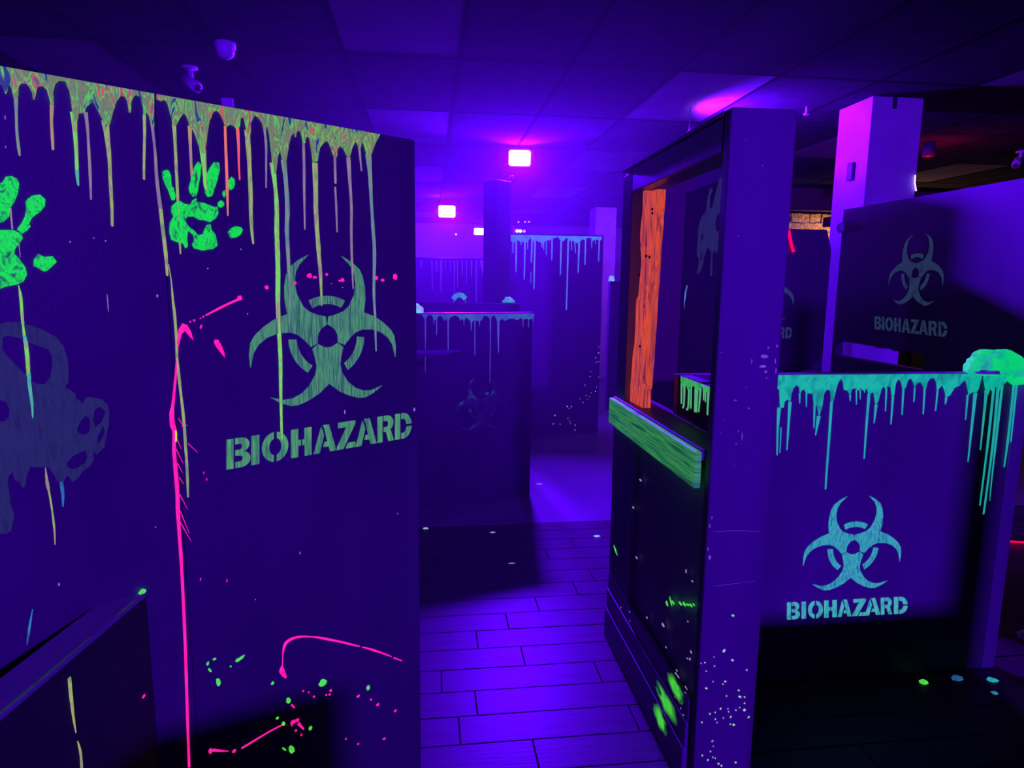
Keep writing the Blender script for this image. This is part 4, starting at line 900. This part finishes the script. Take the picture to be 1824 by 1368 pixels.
md = thing('plywood_panel', 'dark board right of the near post with a red light streak and half-hidden biohazard lettering', 'panel', (1.9, 4.1, 0), 0)
slab_xz('board', [(.0, 0), (.70, 0), (.70, 1.84), (.66, 1.965), (.0, 1.965)], M['board'], md, y0=.05, y1=0)
q = []
for (a, b) in ((0, .055), (.065, .085), (.095, .16), (.17, .225), (.232, .297), (.303, .36), (.366, .43), (.436, .49), (.498, .555)):
    s = .425/.555; q.append((.045+a*s, 1.262, .045+b*s, 1.262, .045+a*s, 1.335, .045+b*s, 1.335))
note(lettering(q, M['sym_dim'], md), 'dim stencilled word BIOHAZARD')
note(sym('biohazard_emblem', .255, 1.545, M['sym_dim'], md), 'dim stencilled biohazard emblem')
rs = tag(link('led_strip', None, None, None, (0, 0, 0)), 'short slanting red light strip on the board right of the near post', 'light strip')
tube('tube_light', [(2.288, 4.085, 1.957), (2.298, 4.085, 1.92), (2.312, 4.085, 1.87), (2.332, 4.085, 1.82)], .0095, M['led_red'], rs)

bp = thing('plywood_panel', 'dark board at far right with a dim biohazard emblem above a slot', 'panel', (2.7, 4.155, 0), -math.pi/2)
slab_xz('board', [(0, 0), (1.0, 0), (1.0, .95), (2.2, .95), (2.2, 2.1), (0, 2.1)], M['board2'], bp, [[(.01+.03, 1.150), (.84, 1.150), (.84, 1.243), (.62, 1.243), (.60, 1.232), (.56, 1.243), (.45, 1.235), (.43, 1.243), (.04, 1.248)]], y0=.05, y1=0)
box('leg', (2.1, 2.2, .0, .05, 0, .95), M['boarddark'], bp, .003, 1)
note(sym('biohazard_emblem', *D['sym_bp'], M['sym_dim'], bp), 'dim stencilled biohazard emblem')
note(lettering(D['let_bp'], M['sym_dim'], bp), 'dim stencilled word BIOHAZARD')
blob('torn_corner', .02, .03, .035, M['white'], bp, (.0, -.003, 1.985), 9, .3, 3, False)

# ------------------------------------------------------------ white column on the right
wc = thing('column', 'square white column lit bright violet, right of the near post', 'column', (2.95, 4.32, 0), 0)
box('shaft', (0, .37, 0, .37, 0, CH-.008), M['white'], wc, .004, 2)
box('junction_box', (-.022, 0, .13, .19, 2.34, 2.46), M['junction'], wc, .004, 1)
box('notch_plate', (.145, .175, -.006, 0, CH-.085, CH-.01), M['wall'], wc, .002, 1)
bl = tag(link('led_strip', None, None, None, (0, 0, 0)), 'thin blue-white light strip on the edge of the white column', 'light strip')
tube('tube_light', [(3.300, 4.306, 2.36), (3.302, 4.306, 2.31), (3.318, 4.306, 2.255)], .005, M['led_blue'], bl)

# ------------------------------------------------------------ far end of the aisle
fb = thing('half_wall', 'half wall across the left of the aisle with dull blue drips along its top', 'half wall', (-.07, 4.6, 0), math.atan2(.25, .83))
box('board', (-.55, .867, 0, .06, 0, 1.385), M['boarddark'], fb, .004, 2)
box('top_cap', (-.55, .869, -.003, .063, 1.385, 1.391), M['post'], fb, .001, 1)
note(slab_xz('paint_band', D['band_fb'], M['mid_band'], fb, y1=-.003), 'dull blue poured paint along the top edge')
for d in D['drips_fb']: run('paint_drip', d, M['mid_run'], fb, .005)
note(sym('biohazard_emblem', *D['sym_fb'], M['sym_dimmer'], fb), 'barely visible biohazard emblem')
tag(blob('foam_lump', .045, .04, .05, M['foam_pale'], None, (-.085, 4.66, 1.40), 4, .25, 3), 'pale blue foam lump at the left end of the far half wall', 'foam lump', 'foam lumps on the far half walls')
rw = thing('half_wall', 'second low wall just behind the blue-dripped half wall', 'half wall', (-.5, 5.45, 0), 0)
box('board', (0, 1.245, 0, .06, 0, 1.435), M['matt'], rw, .004, 2)
f1 = tag(link('foam_lump', None, None, None, (.255, 5.48, 1.435)), 'arched foam lump standing on the second far half wall, left', 'foam lump', 'foam lumps on the far half walls')
tube('arch', [(-.055, 0, .03), (-.04, 0, .052), (-.01, 0, .068), (.02, 0, .062), (.045, 0, .035)], .02, M['foam_far'], f1, 8)
tube('leg', [(-.05, 0, .03), (-.05, 0, 0)], .004, M['mid_run'], f1, 6); tube('leg', [(.045, 0, .03), (.045, 0, 0)], .004, M['mid_run'], f1, 6)
tag(blob('foam_lump', .045, .04, .034, M['foam_far'], None, (.655, 5.48, 1.452), 8, .3, 4), 'rough foam lump on the second far half wall, right, by the dark post', 'foam lump', 'foam lumps on the far half walls')
ps = thing('post', 'tall dark square post at the end of the aisle under the brightest flood light', 'post', (.62, 6.1, 0), R(38))
box('shaft', (-.09, .09, -.09, .09, 0, 2.50), M['post'], ps, .008, 2)
tube('hook', [(.05, -.07, 2.50), (.06, -.09, 2.535), (.09, -.10, 2.545), (.10, -.10, 2.51)], .008, M['fixture'], ps, 6)
fp = thing('plywood_panel', 'far board with bright pale blue drips along its top, end of the aisle', 'panel', (.75, 6.9, 0), 0)
box('board', (0, 1.07, 0, .06, 0, 2.095), M['board'], fp, .004, 2)
box('top_cap', (0, 1.073, -.004, .064, 2.095, 2.105), M['boarddark'], fp, .001, 1)
note(slab_xz('paint_band', D['band_fp'], M['far_band'], fp, y1=-.003), 'blue green poured paint along the top edge')
for d in D['drips_fp']: run('paint_drip', d, M['far_run'], fp, .005)
spots('paint_fleck', D['specks_fp'], M['speck'], fp, False)
dl = thing('plywood_panel', 'distant board with faint violet drips, far left end of the aisle', 'panel', (-.6, 9.0, 0), 0)
box('board', (0, 1.6, 0, .06, 0, 1.925), M['board'], dl, .004, 2)
for d in D['drips_dl']: run('paint_drip', d, M['dim_run'], dl, .006)
fc = thing('column', 'distant white square column glowing pinkish violet, behind the far board', 'column', (2.75, 11.0, 0), 0)
box('shaft', (0, .36, 0, .4, 0, CH-.008), M['white'], fc, .006, 2)
pb = thing('wall_board', 'pale board just right of the distant white column', 'board', (3.2, 13.0, 0), 0)
box('sheet', (0, .55, 0, .03, 2.05, 2.52), M['pale'], pb, .004, 1); box('post', (.1, .14, 0.03, .06, 0, 2.5), M['boarddark'], pb, .003, 1)
rp = thing('half_wall', 'dark half wall at the right end of the aisle, beside the hatch frame', 'half wall', (1.385, 5.0, 0), 0)
box('board', (0, .75, 0, .06, .62, 1.625), M['boarddark'], rp, .004, 2)
box('plinth', (.075, .75, .01, .05, 0, .62), M['boarddark'], rp, .004, 1)
box('edge_trim', (-.004, .0, -.002, .062, .62, 1.63), M['post'], rp, .001, 1)
tag(blob('foam_lump', .022, .02, .04, M['foam_pale'], None, (1.40, 5.03, 1.63), 14, .25, 3), 'tiny pale foam lump on the half wall beside the hatch frame', 'foam lump', 'foam lumps on the far half walls')
tp = thing('plywood_panel', 'tall plain board added behind the hatch to keep the aisle flood off the slotted board', 'panel', (1.535, 5.14, 0), 0)  # hidden board put in to block the aisle flood's spill
box('board', (0, .85, 0, .06, 0, 2.5), M['wall'], tp, .004, 1)
sh = thing('ledge_board', 'narrow ledge board sticking out behind the large left board', 'ledge', (-.33, 3.1, 0), 0)
prism_xy('board', [(0, 0), (.42, 0), (.50, .16), (0, .16)], 1.258, 1.272, M['matt'], sh)
box('leg', (.06, .10, .05, .09, 0, 1.255), M['boarddark'], sh, .003, 1)

# ------------------------------------------------------------ far right: stone strip, soffit, warm light
st = thing('stone_wall', 'rough gold-lit stone wall seen as a strip beside the white column', 'wall panel', (4.7, 9.3, 0), 0)
box('dado', (0, 2.6, 0, .15, 0, 2.0), M['wall'], st, .004, 1)
bm = bmesh.new()
for iy in range(5):
    x = random.uniform(-.12, 0)
    while x < 2.5:
        wd = random.uniform(.09, .2); y0 = 2.0+.13*iy; k = random.uniform(0, .03)
        vs_ = bbox(bm, max(x, 0)+.004, min(x+wd, 2.6)-.004, .02-k, .14, y0+.004, y0+.126)
        for v in vs_: v.co += Vector((random.uniform(-.006, .006), random.uniform(-.012, .012), random.uniform(-.006, .006)))
        x += wd
so_ = link('stone_facing', mesh('stone_facing', bm), M['stone'], st); so_['kind'] = 'stuff'
box('backing', (0, 2.6, .135, .15, 2.0, 2.66), M['wall'], st, 0)
so = tag(box('soffit', (4.4, 7.3, 8.3, 8.42, 2.58, CH-.01), M['soffit'], None, .006, 1), 'brown soffit board over the gold-lit stone wall', 'soffit')
so2 = tag(box('soffit', (5.05, 5.2, 4.6, 8.2, 2.36, 2.48), M['soffit'], None, .006, 1), 'long brown beam running back beside the white column at upper right', 'beam')
L = bpy.data.lights.new('warm_lamp', 'POINT'); L.energy = WARM; L.color = (1, .45, .16); L.shadow_soft_size = .06
wl = thing('ceiling_spotlight', 'warm hanging spotlight in front of the stone wall', 'spotlight', (5.9, 8.75, CH-.02), 0)
lo = bpy.data.objects.new('warm_lamp', L); COL.objects.link(lo); lo.parent = wl; lo.location = (0, 0, -.72)
tube('stem', [(0, 0, .014), (0, 0, -.52)], .012, M['metal'], wl, 8); tube('can', [(0, 0, -.52), (0, 0, -.64)], .05, M['metal'], wl, 12)
L2 = bpy.data.lights.new('red_lamp', 'POINT'); L2.energy = RED; L2.color = (1, .0, .12); L2.shadow_soft_size = .08
rl = thing('ceiling_spotlight', 'unseen red ceiling spotlight added at the far right for reddish ambient light', 'spotlight', (4.4, 5.6, CH-.02), 0)  # added source of red ambient, its fitting unseen
lo = bpy.data.objects.new('red_lamp', L2); COL.objects.link(lo); lo.parent = rl; lo.location = (0, 0, -.20)
tube('can', [(0, 0, .014), (0, 0, -.10)], .05, M['metal'], rl, 12)

# ------------------------------------------------------------ small things under the ceiling
def cam_fix(label, loc, rz, dome=False):
    t = thing('ceiling_fixture', label, 'ceiling fixture', loc, rz)
    if dome:
        tube('base', [(0, 0, CH-loc[2]-.002), (0, 0, CH-loc[2]-.03)], .055, M['fixture'], t, 16)
        blob('dome', .048, .048, .05, M['fixture'], t, (0, 0, CH-loc[2]-.04), 1, .02, 3, False)
    else:
        h = CH-loc[2]-.008
        tube('mount', [(0, 0, h), (0, 0, h-.012)], .045, M['fixture'], t, 12)
        tube('arm', [(0, 0, h-.01), (.01, -.01, h-.06)], .014, M['fixture'], t, 8)
        tube('head', [(-.03, -.0, h-.075), (.03, -.05, h-.115), (.06, -.075, h-.135)], .034, M['fixture'], t, 12)
        tube('snout', [(.06, -.075, h-.135), (.075, -.088, h-.145)], .018, M['metal'], t, 10)
cam_fix('round pale dome fixture on the dark ceiling at upper left', (-1.08, 3.98, 2.80), 0, True)
cam_fix('pale bracket-mounted fixture on the ceiling just above the left board', (-1.41, 4.42, 2.80), 0)
cam_fix('pale bracket-mounted fixture on the ceiling at far right', (5.45, 5.75, 2.80), R(-100))
sp_ = thing('sprinkler_head', 'tiny pale sprinkler head on the ceiling between the near post and the white column', 'sprinkler head', (2.68, 4.66, 2.85), 0)
tube('stem', [(0, 0, .018), (0, 0, -.03)], .008, M['fixture'], sp_, 8); tube('deflector', [(0, 0, -.03), (0, 0, -.04)], .02, M['fixture'], sp_, 12)
tag(box('wall_plate', (-1.285, -1.215, 4.58, 4.60, 2.665, 2.735), M['fixture'], None, .004, 1), 'small square pale plate just above the left board', 'plate')
for o in ('wall_plate',):
    b = bpy.data.objects[o]; s_ = box('hanger', (-1.256, -1.244, 4.585, 4.595, 2.735, CH-.004), M['bar'], b, 0)

pl = thing('party_light', 'small party light with red-rimmed glowing lenses above the far board', 'party light', (1.35, 10.0, 2.37), 0)
box('housing', (-.07, .11, .0, .1, -.09, .06), M['metal'], pl, .01, 2)
box('hanger', (.01, .03, .04, .06, .06, CH-2.37-.004), M['metal'], pl, .002, 1)
for x, z, c in ((-.035, 0, 'led_white'), (.012, 0, 'led_white'), (.07, 0, 'led_pink'), (-.05, -.07, 'led_pink')):
    bm = bmesh.new(); bmesh.ops.create_uvsphere(bm, u_segments=12, v_segments=8, radius=.021)
    link('lens', mesh('lens', bm), M[c], pl, (x, -.004, z))
wire = [(.84, 12.0, CH-.004), (.85, 12.0, 2.72), (1.0, 12.0, 2.70), (1.3, 12.0, 2.69), (1.7, 12.0, 2.70), (2.2, 12.0, 2.73), (2.21, 12.0, CH-.004)]
tag(tube('wire', wire, .004, M['metal'], None, 5), 'thin dark wire carrying tiny pink bulbs under the far ceiling', 'wire')
for x, z, lb in ((1.13, 2.680, 'leftmost tiny pink bulb on the wire under the far ceiling'), (1.26, 2.677, 'second tiny pink bulb from the left on the far wire'), (1.60, 2.683, 'first of the three tiny pink bulbs at the right of the far wire'),
                 (1.72, 2.687, 'middle of the three tiny pink bulbs at the right of the far wire'), (1.79, 2.690, 'rightmost tiny pink bulb on the far wire')):
    bm = bmesh.new(); bmesh.ops.create_uvsphere(bm, u_segments=10, v_segments=6, radius=.016)
    tag(link('light_bulb', mesh('light_bulb', bm), M['led_pink'], None, (x, 12.0, z)), lb, 'light bulb', 'tiny pink bulbs on the far wire')
rd = tag(link('led_strip', None, None, None, (0, 0, 0)), 'short red light strip under the far ceiling beside the dark post', 'light strip')
tube('tube_light', [(.86, 9.0, 2.585), (1.0, 9.0, 2.555)], .012, M['led_pink'], rd)
for x, z in ((.88, 2.58), (.98, 2.56)): tube('hanger', [(x, 9.0, z), (x, 9.0, CH-.004)], .003, M['metal'], rd, 5)
fl = tag(link('led_strip', None, None, None, (0, 0, 0)), 'thin glowing red tube standing in for a laser line, low on the right at the picture edge', 'light strip')
tube('tube_light', [(3.62, 3.6, .012), (3.9, 3.52, .012), (4.2, 3.45, .012)], .006, M['led_red'], fl)  # laser line built as a glowing tube
bb = thing('pendant_lamp', 'tiny blue-white lamp left of the smallest flood light', 'lamp', (.55, 13.5, 2.55), 0)
blob('bulb', .02, .02, .02, M['led_blue'], bb, (0, 0, 0), 1, .0, 2, False); tube('cord', [(0, 0, .015), (0, 0, CH-2.55-.004)], .003, M['metal'], bb, 5)

# ------------------------------------------------------------ scraps on the floor
def scrap(label, x, y, a, b, mt, seed, h=.35, z=.0):
    tag(blob('foam_crumb', a, b, min(a, b)*h, mt, None, (x, y, z+min(a, b)*h*.25), seed, .35, 3), label, 'foam crumb', 'scraps on the floor')
scrap('green scrap on the floor before the teal-dripped half wall', 2.00, 2.27, .017, .012, M['neon'], 1, .8)
scrap('larger teal scrap at the foot of the half wall', 2.300, 2.255, .020, .016, M['teal_run'], 2)
scrap('smaller pale teal scrap nearest the viewer at the half wall corner', 2.235, 2.175, .014, .010, M['far_band'], 3)
scrap('dull grey scrap in the dark by the half wall corner', 2.16, 2.28, .022, .016, M['mid_band'], 4, .6)
scrap('large crumpled grey scrap at the right picture edge', 2.78, 2.55, .075, .05, M['debris'], 5, .3)
scrap('pale blue crumb pair on the aisle floor near the hatch frame', 1.06, 3.96, .022, .014, M['foam_pale'], 6)
scrap('yellowish crumb beside the foot of the large left board', -.03, 4.2, .016, .012, M['speckg'], 7)
scrap('violet crumb in the middle of the shaded aisle floor', .40, 4.09, .016, .010, M['speck'], 8)
scrap('thin violet sliver nearest the viewer on the shaded aisle floor', .465, 3.60, .020, .006, M['speck'], 9)
scrap('small violet crumb on the smooth floor beyond the planks', .875, 5.10, .022, .008, M['speck'], 10)

# unseen half walls and board added behind the viewpoint to cut the rear flood's light
hw = thing('half_wall', 'unseen half wall added behind the viewpoint to shade the left boards, left of the gap', 'half wall', (-3.0, -1.05, 0), 0)
box('board', (0, 3.27, 0, .06, 0, 1.25), M['boarddark'], hw, .004, 1)
hw2 = thing('half_wall', 'unseen half wall and post added behind the viewpoint to shade the teal-dripped half wall', 'half wall', (1.09, -1.05, 0), 0)
box('board', (0, .668, 0, .06, 0, 1.25), M['boarddark'], hw2, .004, 1)
box('end_post', (.67, .769, 0, .06, 0, 2.1), M['boarddark'], hw2, .004, 1)  # added to throw the dark stripe beside the end stud
hp = thing('plywood_panel', 'unseen tall board added behind the viewpoint to keep light off the right floor', 'panel', (1.91, -1.05, 0), 0)
box('board', (0, 2.4, 0, .06, 0, 2.1), M['boarddark'], hp, .004, 1)

# thin theatrical haze that fills the hall
hz = bpy.data.materials.new('haze'); hz.use_nodes = True
nt = hz.node_tree; nt.nodes.remove(nt.nodes['Principled BSDF'])
vs = nt.nodes.new('ShaderNodeVolumeScatter'); vs.inputs['Density'].default_value = HAZE; vs.inputs['Anisotropy'].default_value = .45
nt.links.new(vs.outputs[0], nt.nodes['Material Output'].inputs['Volume'])
hb_ = box('haze', (-3.6, 1.75, 2.1, 14.9, .01, CH-.02), hz, None, 0); hb_['kind'] = 'stuff'
